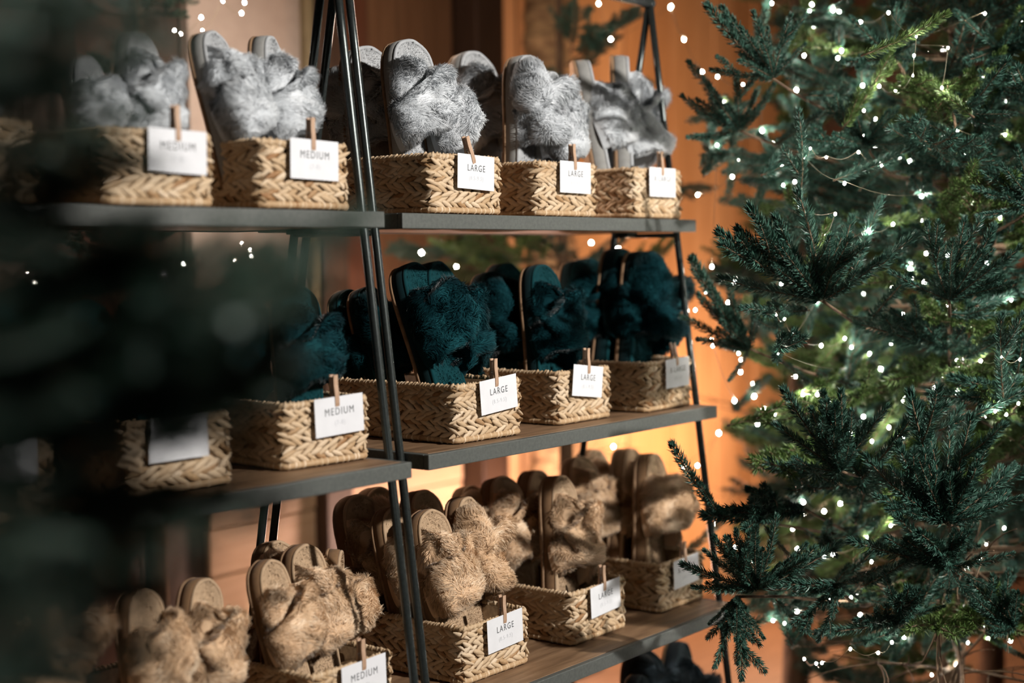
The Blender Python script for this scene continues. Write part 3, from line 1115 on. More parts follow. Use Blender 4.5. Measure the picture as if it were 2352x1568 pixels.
for key, px, ty, bx, by, yaw, var, words in LIST:
    x0, yf, zs, rot, w = BASKETS[key]
    fx = np.array([math.cos(rot), math.sin(rot)])
    nyv = np.array([-math.sin(rot), math.cos(rot)])
    b2 = np.array([x0, yf]) + fx * bx + nyv * by
    toe = at_Y(px[0], px[1], ty)
    base = (b2[0], b2[1], zs + 0.012)
    slipper(COLOR[key[1]], base, toe, yaw, var, words + ' ' + SHORT.get(key, BNAME[key]), '%s fur slippers' % COLOR[key[1]])


# ----------------------------------------------------------------- fir branches
def add_needles(geo, P, T, rg, count_per_m, nlen, mat=0, up_bias=0.25, tone=0.5):
    """needles along the polyline P (already sampled), T tangents"""
    seg = np.linalg.norm(np.diff(P, axis=0), axis=1)
    cum = np.concatenate([[0], np.cumsum(seg)])
    n = max(6, int(cum[-1] * count_per_m))
    s = rg.uniform(0.02, 1.0, n) * cum[-1]
    s[-max(3, n // 14):] = cum[-1] * rg.uniform(0.96, 1.0, max(3, n // 14))
    C = np.stack([np.interp(s, cum, P[:, i]) for i in range(3)], 1)
    Tn = unit(np.stack([np.interp(s, cum, T[:, i]) for i in range(3)], 1))
    R_ = rg.normal(size=(n, 3)) + np.array([0, 0, up_bias])
    R_ = unit(R_ - Tn * (R_ * Tn).sum(1, keepdims=True))
    fr = s / cum[-1]
    al = np.radians(rg.uniform(40, 72, n) - 26 * np.clip((fr - 0.82) / 0.18, 0, 1))
    D = unit(Tn * np.cos(al)[:, None] + R_ * np.sin(al)[:, None])
    L_ = nlen * rg.uniform(0.75, 1.15, n) * (1 - 0.25 * np.clip((fr - 0.85) / 0.15, 0, 1))
    sd = unit(np.cross(D, rg.normal(size=(n, 3)))) * (0.00105 * nlen / 0.018)
    mid = C + D * (L_ * 0.5)[:, None]
    tip = C + unit(D + Tn * 0.25) * L_[:, None]
    V = np.stack([C, mid + sd, tip, mid - sd], 1).reshape(-1, 3)
    base = np.arange(n)[:, None] * 4
    tris = np.concatenate([base + np.array([[0, 1, 3]]), base + np.array([[1, 2, 3]])])
    tt = np.repeat(np.clip(tone + rg.normal(size=n) * 0.2, 0, 1), 4)
    geo.add(V, tris, None, mat, tt)


def curve_path(p0, d0, length, bend, n=7):
    d = unit(d0)
    pts = [np.array(p0, float)]
    for i in range(n - 1):
        d = unit(d + np.asarray(bend) / (n - 1))
        pts.append(pts[-1] + d * length / (n - 1))
    P = np.array(pts)
    return P, unit(np.gradient(P, axis=0))


def twig_mesh(seed, side=True):
    """a single bottlebrush tip, 0.2 m along +Y"""
    rg = np.random.default_rng(seed)
    g_ = Geo()
    P, T = curve_path((0, 0, 0), (0, 1, 0), 0.2, (rg.uniform(-0.25, 0.25), 0, rg.uniform(0.05, 0.35)), 9)
    tube(g_, P, np.linspace(0.0026, 0.0012, len(P)), 5, 1)
    add_needles(g_, P, T, rg, 3300, 0.021)
    if side:
        for k_ in range(rg.integers(1, 4)):
            i_ = rg.integers(1, 6)
            sgn = 1 if rg.random() < 0.5 else -1
            P2, T2 = curve_path(P[i_], (sgn * 0.75, 0.7, rg.uniform(-0.1, 0.3)), rg.uniform(0.05, 0.10), (-sgn * 0.3, 0.2, 0.2), 6)
            tube(g_, P2, np.linspace(0.0018, 0.001, len(P2)), 5, 1)
            add_needles(g_, P2, T2, rg, 3300, 0.0195)
    return g_.mesh('fir_twig', [M_NEEDLE, M_TWIG])


def spray_mesh(seed, length=0.6, per_m=1500, nlen=0.018, bare=0.3):
    """a whole bough along +Y: bare inside, forked and needled outside"""
    rg = np.random.default_rng(seed)
    g_ = Geo()
    P, T = curve_path((0, 0, 0), (0, 1, 0), length, (rg.uniform(-0.2, 0.2), 0, rg.uniform(-0.1, 0.35)), 14)
    tube(g_, P, np.linspace(0.0065, 0.0016, len(P)), 6, 1)
    k0 = int(len(P) * bare)
    add_needles(g_, P[k0:], T[k0:], rg, per_m, nlen)
    n_side = int(length / 0.032)
    for i in range(n_side):
        f_ = bare * 0.6 + (1 - bare * 0.6) * (i + rg.uniform(0, 1)) / n_side
        if f_ > 0.96:
            continue
        idx = f_ * (len(P) - 1)
        p = np.array([np.interp(idx, np.arange(len(P)), P[:, c]) for c in range(3)])
        sgn = 1 if i % 2 else -1
        ln = length * (0.10 + 0.34 * (1 - f_)) * rg.uniform(0.7, 1.2)
        P2, T2 = curve_path(p, (sgn * rg.uniform(0.75, 1.0), rg.uniform(0.6, 0.9), rg.uniform(-0.15, 0.3)), ln, (-sgn * 0.45, 0.35, rg.uniform(0, 0.3)), 8)
        tube(g_, P2, np.linspace(0.0028, 0.0012, len(P2)), 5, 1)
        add_needles(g_, P2[1:], T2[1:], rg, per_m, nlen)
        m_ = int(ln / 0.05)
        for j in range(m_):
            q_ = P2[min(len(P2) - 2, 2 + int(rg.uniform(0, len(P2) - 3)))]
            s2 = 1 if j % 2 else -1
            P3, T3 = curve_path(q_, (sgn * 0.5 + s2 * 0.6, 0.6, rg.uniform(-0.2, 0.35)), ln * rg.uniform(0.25, 0.5), (0, 0.3, 0.15), 5)
            tube(g_, P3, np.linspace(0.0018, 0.001, len(P3)), 4, 1)
            add_needles(g_, P3, T3, rg, per_m, nlen * 0.95)
    return g_.mesh('fir_bough', [M_NEEDLE, M_TWIG])


TWIGS = [twig_mesh(100 + i, i % 3 != 0) for i in range(8)]
SPRAYS = [spray_mesh(200 + i, 0.6, 1900, 0.021, 0.22 + 0.05 * (i % 3)) for i in range(7)]


def bare_mesh(seed):
    rg = np.random.default_rng(seed)
    g_ = Geo()
    P, T = curve_path((0, 0, 0), (0, 1, 0), 0.5, (rg.uniform(-0.4, 0.4), 0, rg.uniform(-0.3, 0.3)), 10)
    tube(g_, P, np.linspace(0.005, 0.0015, len(P)), 6, 0)
    for i in range(9):
        p = P[rg.integers(2, 9)]
        s_ = 1 if i % 2 else -1
        P2, T2 = curve_path(p, (s_ * 0.8, 0.7, rg.uniform(-0.4, 0.4)), rg.uniform(0.08, 0.2), (-s_ * 0.4, 0.2, rg.uniform(-0.5, 0.5)), 6)
        tube(g_, P2, np.linspace(0.002, 0.0009, len(P2)), 4, 0)
    return g_.mesh('bare_twig', [M_TWIG])


BARE = [bare_mesh(300 + i) for i in range(4)]


def orient(o, p, q, l0, roll, root):
    """place a mesh that runs 0..l0 along +Y from p to q; world -> local of root (pure translation)"""
    p, q = Vector(p), Vector(q)
    y_ = q - p
    s = y_.length / l0
    y_.normalize()
    up = Vector((0, 0, 1)) if abs(y_.z) < 0.95 else Vector((1, 0, 0))
    x_ = y_.cross(up).normalized()
    z_ = x_.cross(y_)
    rot = Matrix((x_, y_, z_)).transposed() @ Matrix.Rotation(roll, 3, 'Y')
    o.matrix_local = Matrix.Translation(p - root.location) @ rot.to_4x4() @ Matrix.Scale(s, 4)


def tree_root(loc, label, h, r, group='fir trees'):
    root = thing('fir_tree', loc, label, 'tree', group)
    g_ = Geo()
    zz_ = np.linspace(0, h, 14)
    tube(g_, np.stack([0.01 * np.sin(zz_ * 3), 0.01 * np.cos(zz_ * 2.3), zz_], 1), np.linspace(r, 0.006, 14), 10)
    obj('trunk', g_.mesh('trunk', [M_BARK]), root)
    return root


def visible(p, m=260):
    x_, y_, d = to_px(p)
    return d > 0.2 and -m < x_ < 2352 + m and -m < y_ < 1568 + m


def fill_tree(root, h, r_at, z_range, step, per, mats, seed, droop=0.05, bare_every=4, keep=None):
    rg = random.Random(seed)
    z_ = z_range[0]
    n = 0
    base = root.location
    while z_ < z_range[1]:
        for k_ in range(per):
            a = 2 * math.pi * (k_ + rg.random()) / per + z_ * 5
            L_ = r_at(z_) * rg.uniform(0.75, 1.12)
            e = droop + rg.uniform(-0.18, 0.22)
            p = Vector((base.x, base.y, z_ + rg.uniform(-0.04, 0.04)))
            q = p + Vector((math.cos(a) * math.cos(e), math.sin(a) * math.cos(e), math.sin(e))) * L_
            mid = p.lerp(q, 0.6)
            if not (visible(q) or visible(mid)):
                continue
            if keep and not (keep(q) and keep(mid)):
                continue
            n += 1
            o = obj('bough', SPRAYS[rg.randrange(len(SPRAYS))], root, [mats[rg.randrange(len(mats))], M_TWIG])
            orient(o, p, q, 0.6, rg.uniform(-0.5, 0.5), root)
            if bare_every and n % bare_every == 0:
                o = obj('bare_twig', BARE[rg.randrange(4)], root)
                orient(o, p, p.lerp(q, rg.uniform(0.5, 0.8)) + Vector((rg.uniform(-0.1, 0.1), rg.uniform(-0.1, 0.1), rg.uniform(-0.12, 0.12))), 0.5, rg.uniform(0, 6), root)
        z_ += step
    return n


counts = []
# tree at the right, in front of and beside the shelf end; its nearest tips are in focus
c = at_depth(2190, 900, 3.25)
tA = tree_root((c[0], c[1], 0), 'large fir tree at the right wrapped in white lights', 2.9, 0.032)
no_shelf = lambda q: not (q.x < XR + 0.10 and q.y > 1.35)
counts.append(fill_tree(tA, 2.9, lambda z_: max(0.25, 0.86 - 0.20 * z_), (0.80, 2.5), 0.115, 10, [M_NEEDLE, M_NEEDLE_Y, M_NEEDLE_Y], 5, keep=lambda q: no_shelf(q) and (Vector(q) - Vector((0, 0, EYE))).dot(Vector(FW)) > 2.62 and to_px(q)[0] > 1640))

rg_b = random.Random(21)
for k_ in range(34):                             # bare inner twigs low on the trunk
    p_ = Vector((c[0], c[1], rg_b.uniform(0.30, 0.85)))
    a_ = rg_b.uniform(2.2, 5.6)
    q_ = p_ + Vector((math.cos(a_), math.sin(a_), rg_b.uniform(-0.25, 0.3))) * rg_b.uniform(0.35, 0.62)
    if no_shelf(q_) and visible(q_):
        o = obj('bare_twig', BARE[rg_b.randrange(4)], tA)
        orient(o, p_, q_, 0.5, rg_b.uniform(0, 6), tA)
HERO = [
    # base pixel, base depth, [(tip pixel, tip depth), ...]
    ((1888, 690), 2.72, [((1870, 445), 2.62), ((1622, 560), 2.66), ((1700, 520), 2.60), ((1985, 515), 2.66), ((1765, 545), 2.64), ((2110, 560), 2.70), ((1650, 655), 2.7), ((1800, 590), 2.6), ((1930, 560), 2.6), ((2050, 610), 2.62)]),
    ((2180, 690), 2.72, [((2100, 525), 2.68), ((2214, 512), 2.66), ((2300, 535), 2.68), ((2352, 590), 2.7), ((2145, 560), 2.7), ((2050, 640), 2.68), ((2330, 650), 2.66), ((2250, 590), 2.6)]),
    ((1932, 1082), 2.52, [((1783, 922), 2.46), ((1855, 905), 2.45), ((1940, 910), 2.46), ((2032, 928), 2.50), ((1790, 990), 2.46), ((1900, 940), 2.42), ((1985, 960), 2.44), ((1815, 1075), 2.50)]),
    ((2172, 1200), 2.50, [((2074, 915), 2.46), ((2226, 965), 2.44), ((2300, 1012), 2.46), ((2146, 980), 2.46), ((1955, 1090), 2.46), ((2340, 1150), 2.5), ((2030, 1030), 2.46), ((2265, 1075), 2.42), ((2100, 1060), 2.42), ((2010, 1165), 2.46), ((2352, 1090), 2.5)]),
    ((1738, 1352), 2.50, [((1568, 1322), 2.46), ((1620, 1255), 2.44), ((1722, 1212), 2.45), ((1808, 1202), 2.46), ((1940, 1282), 2.52), ((1600, 1372), 2.46), ((1670, 1240), 2.42), ((1770, 1255), 2.42), ((1860, 1290), 2.46)]),
    ((1930, 1340), 2.54, [((1740, 1360), 2.5), ((1826, 1455), 2.48), ((2030, 1318), 2.5), ((1900, 1475), 2.5)]),
    ((2180, 1300), 2.55, [((2150, 1215), 2.38), ((2230, 1250), 2.45), ((1945, 1252), 2.5), ((2060, 1215), 2.44), ((2100, 1270), 2.42), ((2220, 1390), 2.5), ((2330, 1300), 2.5)]),
    ((2070, 1420), 2.58, [((1895, 1478), 2.52), ((2030, 1335), 2.5), ((2110, 1415), 2.42), ((1980, 1440), 2.46), ((2170, 1400), 2.55), ((2040, 1480), 2.5)]),
    ((1660, 1190), 2.74, [((1529, 1048), 2.66), ((1600, 1120), 2.66)]),
    ((1850, 1170), 2.85, [((1660, 1190), 2.74), ((1700, 1150), 2.75), ((1640, 1225), 2.7)]),
    ((1690, 1370), 2.66, [((1722, 1560), 2.6), ((1665, 1540), 2.62), ((1745, 1470), 2.6), ((1640, 1440), 2.64), ((1700, 1480), 2.58)]),
    ((1775, 180), 2.90, [((1608, 42), 2.82), ((1665, 22), 2.84), ((1808, 35), 2.85), ((1850, 105), 2.86), ((1720, 70), 2.8), ((1640, 170), 2.86), ((1745, 30), 2.84)]),
    ((1700, 300), 3.05, [((1590, 150), 2.98), ((1560, 250), 3.0), ((1620, 210), 2.95), ((1690, 180), 2.95), ((1800, 210), 2.98), ((1585, 330), 3.0)]),
    ((2190, 260), 2.80, [((2325, 268), 2.72), ((2260, 235), 2.72), ((2300, 310), 2.75)]),
    ((2380, 470), 2.75, [((2270, 390), 2.7), ((2240, 450), 2.72), ((2330, 350), 2.7), ((2250, 510), 2.74)]),
    ((2360, 900), 2.78, [((2140, 952), 2.7), ((2200, 880), 2.72), ((2250, 960), 2.7), ((2300, 840), 2.74)]),
    ((1720, 800), 3.00, [((1600, 690), 2.95), ((1570, 610), 2.98), ((1650, 720), 2.9), ((1600, 790), 2.94), ((1760, 690), 2.9), ((1690, 880), 2.95), ((1560, 740), 2.98)]),
    ((2180, 800), 2.9, [((2060, 730), 2.8), ((1990, 760), 2.8), ((2250, 720), 2.8), ((2120, 760), 2.8), ((2320, 780), 2.8)]),
    ((2330, 1440), 2.75, [((2230, 1400), 2.66), ((2270, 1480), 2.66), ((2330, 1370), 2.66), ((2250, 1340), 2.68)]),
    ((2050, 130), 2.95, [((1960, 60), 2.86), ((2060, 20), 2.88), ((2150, 70), 2.88), ((1940, 160), 2.88), ((2130, 150), 2.85)]),
    ((2290, 110), 2.95, [((2200, 40), 2.88), ((2352, 40), 2.88), ((2240, 150), 2.85), ((2340, 180), 2.88)]),
    ((1985, 330), 2.95, [((1880, 250), 2.88), ((1960, 240), 2.85), ((2060, 260), 2.85), ((2090, 340), 2.88), ((1850, 330), 2.88), ((1990, 380), 2.82)]),
]
rg_h = random.Random(4)
hero_no = 0
for bp, bd, tips in HERO:
    if bd < 2.6:
        bd += 0.12
        tips = [(tp, td + 0.12) for tp, td in tips]
    P0 = at_depth(bp[0], bp[1], bd)
    more = [((0.5 * (a_[0][0] + b_[0][0]) * 0.8 + 0.2 * bp[0] + rg_h.uniform(-22, 22), 0.5 * (a_[0][1] + b_[0][1]) * 0.8 + 0.2 * bp[1] + rg_h.uniform(-22, 22)), 0.5 * (a_[1] + b_[1]) + rg_h.uniform(-0.05, 0.08)) for a_, b_ in zip(tips[:-1], tips[1:])] if len(tips) > 2 else []
    for tp, td in tips + more:
        Q0 = at_depth(tp[0], tp[1], td)
        hero_no += 1
        o = obj('twig', TWIGS[rg_h.randrange(len(TWIGS))], tA, [M_NEEDLE, M_TWIG])
        orient(o, P0, Q0, 0.2, rg_h.uniform(-0.6, 0.6), tA)
    # limb that carries the cluster back to the trunk
    trunk = np.array([c[0], c[1], P0[2] - 0.10])
    g_ = Geo()
    mid = (P0 + trunk) / 2 + np.array([0, 0, -0.05])
    pts = np.array([(1 - t) ** 2 * P0 + 2 * t * (1 - t) * mid + t * t * trunk for t in np.linspace(0, 1, 14)])
    wv = Wob(int(bp[0]), 14)(pts) * 0.014 * np.sin(np.linspace(0, math.pi, 14))[:, None]
    tube(g_, pts + wv - np.array([c[0], c[1], 0]), np.linspace(0.0026, 0.0055, 14), 6)
    obj('limb', g_.mesh('limb', [M_BARK]), tA)
    for k_ in range(5):                          # side twigs along the limb
        q0 = pts[2 + 2 * k_]
        q1 = q0 + np.array([rg_h.uniform(-0.14, 0.14), rg_h.uniform(-0.16, 0.0), rg_h.uniform(-0.08, 0.14)])
        o = obj('side_twig', TWIGS[rg_h.randrange(len(TWIGS))], tA, [M_NEEDLE, M_TWIG])
        orient(o, q0, q1, 0.2, rg_h.uniform(-0.6, 0.6), tA)
print('hero twigs', hero_no)

# second tree, further back at the shelf end
cB = at_depth(1830, 600, 4.35)
tB = tree_root((cB[0], cB[1], 0), 'second lit fir tree further back behind the shelf end', 3.0, 0.045)
counts.append(fill_tree(tB, 3.0, lambda z_: max(0.3, 0.80 - 0.12 * z_), (0.3, 2.8), 0.15, 7, [M_NEEDLE_Y, M_NEEDLE], 8, bare_every=2, keep=lambda q: to_px(q)[0] > 1600))
cC = at_depth(2290, 300, 4.6)
tC = tree_root((cC[0], cC[1], 0), 'third fir tree at the far right edge behind the first', 3.0, 0.045)
counts.append(fill_tree(tC, 3.0, lambda z_: max(0.3, 0.85 - 0.12 * z_), (0.4, 2.9), 0.17, 7, [M_NEEDLE_Y, M_NEEDLE_Y, M_NEEDLE], 9, bare_every=2))
# sparse tree behind the right shelf unit
cD = at_depth(1290, 500, 4.35)
tD = tree_root((cD[0], cD[1], 0), 'sparse fir tree seen through the gap behind the right shelves', 2.7, 0.03)
BACK = [((1300, 150), (1480, 40)), ((1310, 120), (1340, 30)), ((1330, 260), (1500, 200)), ((1290, 200), (1230, 150)), ((1350, 330), (1540, 330)),
        ((1290, 620), (1010, 560)), ((1280, 590), (900, 610)), ((1290, 600), (1160, 530)), ((1300, 640), (1400, 560)), ((1310, 650), (1460, 540)),
        ((1260, 640), (1080, 620)), ((1330, 700), (1560, 560)), ((1300, 180), (1400, 120)), ((1290, 230), (1150, 210)), ((1320, 560), (1290, 480)), ((1320, 500), (1560, 480)),
        ((1330, 420), (1620, 470)), ((1300, 330), (1270, 170)), ((1290, 560), (1330, 620)), ((1260, 620), (960, 650))]
rb = random.Random(3)
for (b0, t0) in BACK:
    o = obj('bough', SPRAYS[rb.randrange(7)], tD, [M_NEEDLE_Y if rb.random() < 0.5 else M_NEEDLE, M_TWIG])
    orient(o, at_depth(*b0, 4.3), at_depth(*t0, 4.15 + rb.uniform(-0.25, 0.25)), 0.6, rb.uniform(-0.5, 0.5), tD)
for (b0, t0) in (((1300, 1060), (1440, 1000)), ((1320, 1040), (1240, 1010)), ((1330, 1030), (1480, 1060)), ((1700, 930), (1560, 900)), ((1760, 960), (1630, 920)), ((1760, 1150), (1640, 1130)), ((1770, 1010), (1640, 985))):
    o = obj('bare_twig', BARE[rb.randrange(4)], tD)
    orient(o, at_depth(*b0, 4.3), at_depth(*t0, 4.3), 0.5, rb.uniform(0, 6), tD)
# dark tree behind the left shelf unit
cE = at_depth(330, 500, 3.6)
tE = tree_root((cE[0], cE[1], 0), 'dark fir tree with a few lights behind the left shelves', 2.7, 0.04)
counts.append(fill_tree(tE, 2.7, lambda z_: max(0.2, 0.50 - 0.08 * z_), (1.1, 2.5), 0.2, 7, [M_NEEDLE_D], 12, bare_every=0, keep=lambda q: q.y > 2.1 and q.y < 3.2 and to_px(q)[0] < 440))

# tree close to the lens at the left, far out of focus
cF = np.array([0.30, 0.95, 0])
tF = tree_root(cF, 'dark fir boughs close to the camera at the left edge', 2.6, 0.04)
NEAR = [
    # base px, base depth, tip px, tip depth
    ((-250, 60), 0.85, (330, 20), 0.80), ((-250, 150), 0.85, (380, 130), 0.78), ((-200, -60), 0.8, (300, -40), 0.75), ((-250, 260), 0.9, (150, 230), 0.82),
    ((-200, 330), 0.9, (300, 330), 0.85), ((-200, 420), 0.9, (330, 440), 0.86), ((-250, 500), 0.9, (260, 470), 0.84), ((-300, 520), 0.9, (340, 560), 0.82),
    ((-250, 700), 0.9, (620, 720), 0.80), ((-200, 820), 0.9, (700, 640), 0.78), ((-250, 860), 0.9, (560, 860), 0.80), ((-200, 950), 0.9, (640, 960), 0.80), ((-250, 760), 0.9, (420, 650), 0.84),
    ((-200, 1000), 0.9, (480, 980), 0.82), ((-250, 1050), 0.9, (300, 1040), 0.85), ((-250, 900), 0.85, (330, 780), 0.80), ((300, 820), 0.85, (690, 900), 0.80), ((250, 880), 0.85, (640, 1010), 0.80),
    ((-250, 1160), 0.9, (380, 1230), 0.80), ((-250, 1220), 0.9, (600, 1270), 0.78), ((0, 1180), 0.88, (520, 1180), 0.84), ((-250, 1330), 0.9, (330, 1380), 0.82), ((100, 1250), 0.88, (400, 1540), 0.80),
    ((-250, 1420), 0.9, (280, 1500), 0.82), ((-200, 1520), 0.9, (200, 1600), 0.85), ((-250, 620), 0.8, (120, 600), 0.75), ((-250, 380), 0.8, (80, 360), 0.75), ((-250, 1100), 0.8, (90, 1120), 0.75),
    ((-250, 1560), 0.8, (120, 1450), 0.75), ((-250, 60), 0.8, (60, 130), 0.75), ((-250, 780), 0.8, (110, 800), 0.75), ((-250, 960), 0.8, (160, 930), 0.75), ((-250, 1300), 0.8, (100, 1290), 0.75),
    ((150, 900), 0.86, (730, 680), 0.82), ((200, 860), 0.86, (760, 730), 0.80), ((250, 920), 0.86, (720, 860), 0.80), ((60, 330), 0.86, (380, 400), 0.82),
    ((300, 760), 0.85, (860, 560), 0.85), ((500, 1240), 0.84, (700, 1130), 0.82),
]
rn = random.Random(6)
NEAR3 = [((bp[0], bp[1] + rn.uniform(-60, 60)), bd + rn.uniform(-0.06, 0.06), (tp[0] + rn.uniform(-90, 40), tp[1] + rn.uniform(-60, 60)), td + rn.uniform(-0.06, 0.06)) for bp, bd, tp, td in NEAR if tp[0] < 200]
for bp, bd, tp, td in NEAR + NEAR3:
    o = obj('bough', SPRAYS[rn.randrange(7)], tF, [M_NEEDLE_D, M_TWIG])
    orient(o, at_depth(*bp, bd), at_depth(*tp, td), 0.6, rn.uniform(-0.9, 0.9), tF)
print('boughs', counts)

# ----------------------------------------------------------------- string lights
bm = bmesh.new()
bmesh.ops.create_icosphere(bm, subdivisions=1, radius=1.0)
ME_BULB = bpy.data.meshes.new('bulb')
bm.to_mesh(ME_BULB)
bm.free()
ME_BULB.materials.append(M_BULB)
C7 = [(78, 35), (140, 180), (478, 100), (535, 15), (705, 50), (715, 20), (678, 123), (720, 123), (1060, 57), (933, 100), (810, 45), (838, 50), (818, 187), (780, 215), (848, 228), (680, 250), (1185, 165), (1175, 250), (1328, 215), (1662, 92), (222, 322), (290, 345), (405, 380), (318, 462), (335, 515), (293, 545), (490, 590), (340, 604), (288, 653), (540, 645), (645, 405), (943, 385), (1018, 388), (1095, 405), (1170, 340), (1300, 395), (1487, 347), (1655, 372), (1590, 455), (1410, 500), (1370, 590), (1407, 698), (845, 485), (950, 497), (1000, 535), (950, 608), (708, 668), (680, 712), (780, 708), (925, 685), (1030, 742), (1107, 715), (1155, 725), (1225, 653), (1305, 665), (1585, 607), (386, 718), (487, 728), (357, 795), (583, 748), (557, 782), (586, 833), (638, 818), (862, 825), (1403, 790), (1572, 783), (200, 877), (657, 930), (820, 963), (1210, 883), (1370, 850), (1445, 915), (1375, 960), (1338, 985), (1210, 990), (1250, 980), (1100, 1000), (1080, 1008), (970, 1038), (1550, 1020), (1660, 903), (770, 1060), (750, 1165), (600, 1170), (265, 1200), (368, 1272), (313, 1258), (240, 1315), (338, 1362), (457, 1360), (577, 1278), (748, 1275), (803, 1305), (737, 1355), (555, 1418), (592, 1435), (480, 1468), (1155, 1208), (1230, 1140), (1327, 1150), (1165, 1253), (1075, 1287), (1220, 1268), (1290, 1220), (1500, 1185), (1330, 1375), (1475, 1375), (1613, 1350), (1010, 1390), (1125, 1412), (1370, 1450), (262, 1530), (268, 1555), (630, 1498), (757, 1555), (863, 1523), (893, 1563), (1000, 1550), (1072, 1545), (190, 1395)]
C8 = [(385, 85), (398, 115), (393, 168), (450, 220), (455, 278), (367, 298), (470, 402), (296, 445), (563, 87), (975, 88), (890, 158), (1025, 155), (1092, 152), (1118, 195), (1035, 208), (1195, 178), (1195, 208), (1270, 240), (1305, 182), (1370, 262), (1378, 198), (1410, 172), (1367, 117), (1475, 118), (1568, 102), (1652, 112), (1618, 187), (675, 270), (740, 270), (800, 302), (895, 297), (845, 290), (550, 362), (947, 370), (1062, 418), (1125, 275), (1128, 300), (1127, 465), (985, 480), (1095, 485), (1430, 520), (1132, 568), (920, 560), (730, 600), (1000, 578), (745, 690), (840, 655), (677, 755), (770, 795), (843, 760), (925, 808), (1177, 803), (1070, 860), (628, 875), (965, 915), (275, 907), (370, 957), (455, 1020), (650, 965), (770, 1000), (810, 990), (560, 1200), (795, 1195), (890, 1183), (540, 1287), (592, 1300), (1105, 1118), (1350, 1188), (1420, 1148), (1543, 1160), (1475, 1010), (1500, 945), (1580, 870), (1450, 825), (1590, 360), (1540, 345), (1230, 1218), (1275, 1285), (1360, 1288), (1335, 1240), (1170, 1300), (1490, 1322), (1505, 1275), (1130, 1360), (1075, 1385), (1415, 1385), (1510, 1365), (888, 1415), (1013, 1432), (735, 1480), (760, 1478), (1368, 1487), (1255, 1532), (680, 1460), (983, 1022), (200, 590), (1410, 1050), (1440, 235), (1645, 310)]
PX = [(1500 + x_ * 0.5102, y_ * 0.5102) for x_, y_ in C7] + [(1500 + x_ * 0.5102, 768 + y_ * 0.5102) for x_, y_ in C8]
rl = random.Random(11)
bands = {}
for x_, y_ in PX:
    bands.setdefault((0 if x_ < 1760 else 1, min(4, int(y_ // 320))), []).append((x_, y_))
BANDN = ['across the top', 'in the upper half', 'around the middle', 'in the lower half', 'near the bottom']


def light_string(pts3, label, r=0.0030, sag=0.012):
    root = thing('string_lights', tuple(pts3[0]), label, 'string lights', 'white light strings')
    o0 = np.array(pts3[0])
    g_ = Geo()
    path = []
    for i in range(len(pts3) - 1):
        a, b_ = np.array(pts3[i]), np.array(pts3[i + 1])
        for t in np.linspace(0, 1, 6, endpoint=False):
            path.append(a + (b_ - a) * t + np.array([0, 0, -sag * math.sin(math.pi * t)]))
    path.append(np.array(pts3[-1]))
    path = np.array(path) - o0 + np.array([0, 0, 0.0036])
    tube(g_, path, 0.00055, 4)
    obj('wire', g_.mesh('wire', [M_WIRE]), root)
    for p in pts3:
        bo = obj('bulb', ME_BULB, root)
        bo.location = np.array(p) - o0
        s = r * rl.choice((0.55, 0.7, 0.85, 1.0, 1.0, 1.15))
        bo.scale = (s, s, s * 1.25)
    return root


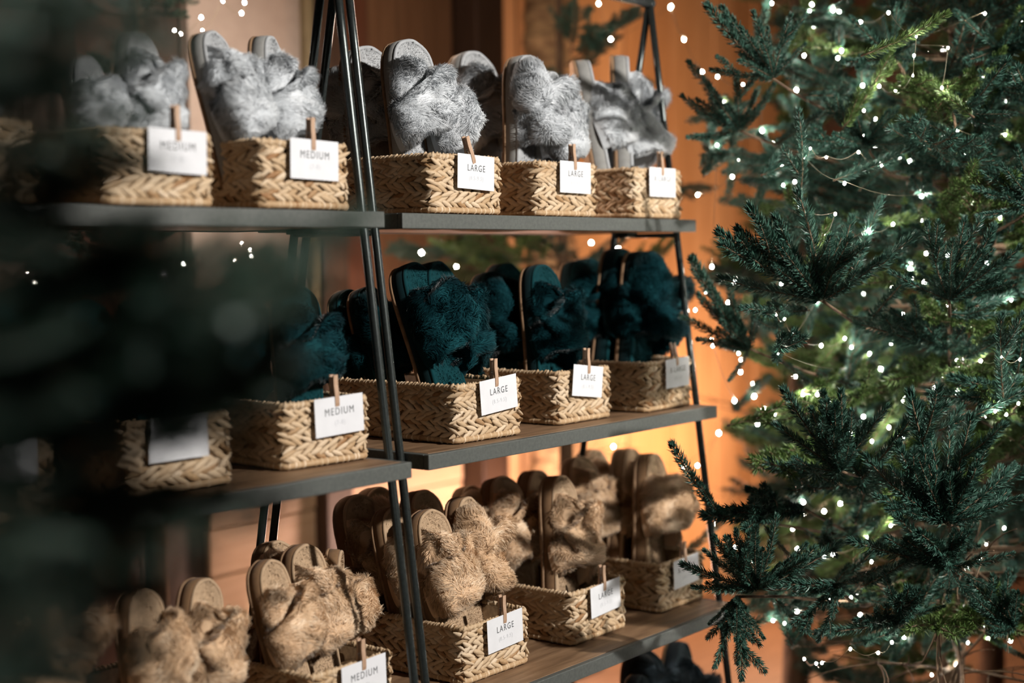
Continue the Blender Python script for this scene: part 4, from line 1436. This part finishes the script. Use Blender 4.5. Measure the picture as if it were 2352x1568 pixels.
if (0, 4) in bands:
    bands[(0, 3)] = bands.get((0, 3), []) + bands.pop((0, 4))
for (side, bnd), pts in sorted(bands.items()):
    pts.sort(key=lambda q: q[0])
    order = [pts.pop(0)]
    while pts:                                  # the wire runs from each bulb to the nearest one left
        nx = min(pts, key=lambda q: (q[0] - order[-1][0]) ** 2 + (q[1] - order[-1][1]) ** 2)
        pts.remove(nx)
        order.append(nx)
    pts = order
    P3 = []
    for i, (x_, y_) in enumerate(pts):
        if side == 0:
            d = 3.45 + 0.25 * math.sin(x_ * 0.021 + bnd) + rl.uniform(-0.12, 0.12)
        else:
            d = 3.02 + 0.30 * math.sin(x_ * 0.011 + bnd * 2.1) + rl.uniform(-0.15, 0.2)
        P3.append(at_depth(x_, y_, d))
        if rl.random() < 0.62:                   # a sprig right behind the bulb
            host = tB if side == 0 else tA
            q_ = P3[-1] + FW * 0.022
            dv = unit(np.array([rl.uniform(-1, 1), rl.uniform(-0.8, 0.2), rl.uniform(-0.2, 0.9)]))
            if not (side == 0 and x_ < 1640):
                o = obj('sprig', TWIGS[rl.randrange(len(TWIGS))], host, [M_NEEDLE if rl.random() < 0.6 else M_NEEDLE_Y, M_TWIG])
                orient(o, q_ - dv * 0.10, q_ + dv * 0.07, 0.2, rl.uniform(-0.6, 0.6), host)
    light_string(P3, 'white lights %s of the %s' % (BANDN[bnd], 'second fir behind the shelf end' if side == 0 else 'large right fir'))
# lights deep inside the right trees (they light the inner boughs)
for kk, (cc, rr_, lab, dd) in enumerate(((c, 0.42, 'inner white lights wound round the trunk of the right fir', 3.25), (cC, 0.5, 'white lights on the fir at the far right edge', 4.6), (cB, 0.45, 'white lights deep inside the second fir', 4.35))):
    P3 = []
    for i in range(30):
        a = i * 0.9
        z_ = 0.55 + 1.7 * i / 30
        P3.append(np.array([cc[0] + rr_ * rl.uniform(0.6, 1) * math.cos(a), cc[1] + rr_ * rl.uniform(0.6, 1) * math.sin(a), z_]))
    P3 = [p for p in P3 if visible(p, 0) and to_px(p)[0] > 1620]
    if len(P3) > 3:
        light_string(P3, lab)
light_string([at_depth(x_, y_, 4.0) for x_, y_ in ((968, 580), (1048, 612), (1166, 612), (1358, 557), (1420, 572))], 'white lights on the sparse fir under the top right shelf')
light_string([at_depth(x_, y_, 4.0) for x_, y_ in ((1375, 8), (1403, 90), (1541, 15), (1571, 90))], 'white lights at the top of the sparse fir')
light_string([at_depth(x_, y_, 4.0) for x_, y_ in ((1409, 1025), (1570, 1070), (1651, 994))], 'white lights low against the orange boards')
light_string([at_depth(x_, y_, 3.35) for x_, y_ in ((400, 70), (415, 78), (462, 40), (465, 70), (512, 3), (555, 30), (562, 6))], 'white lights high on the dark fir behind the left shelves')
light_string([at_depth(x_, y_, 3.35) for x_, y_ in ((64, 627), (80, 652), (368, 664), (375, 632), (420, 607), (540, 600), (555, 560), (575, 575), (578, 590))], 'white lights low on the dark fir behind the left shelves')
print('slipper scales', sorted(round(s, 2) for _, s in SLIPPERS))
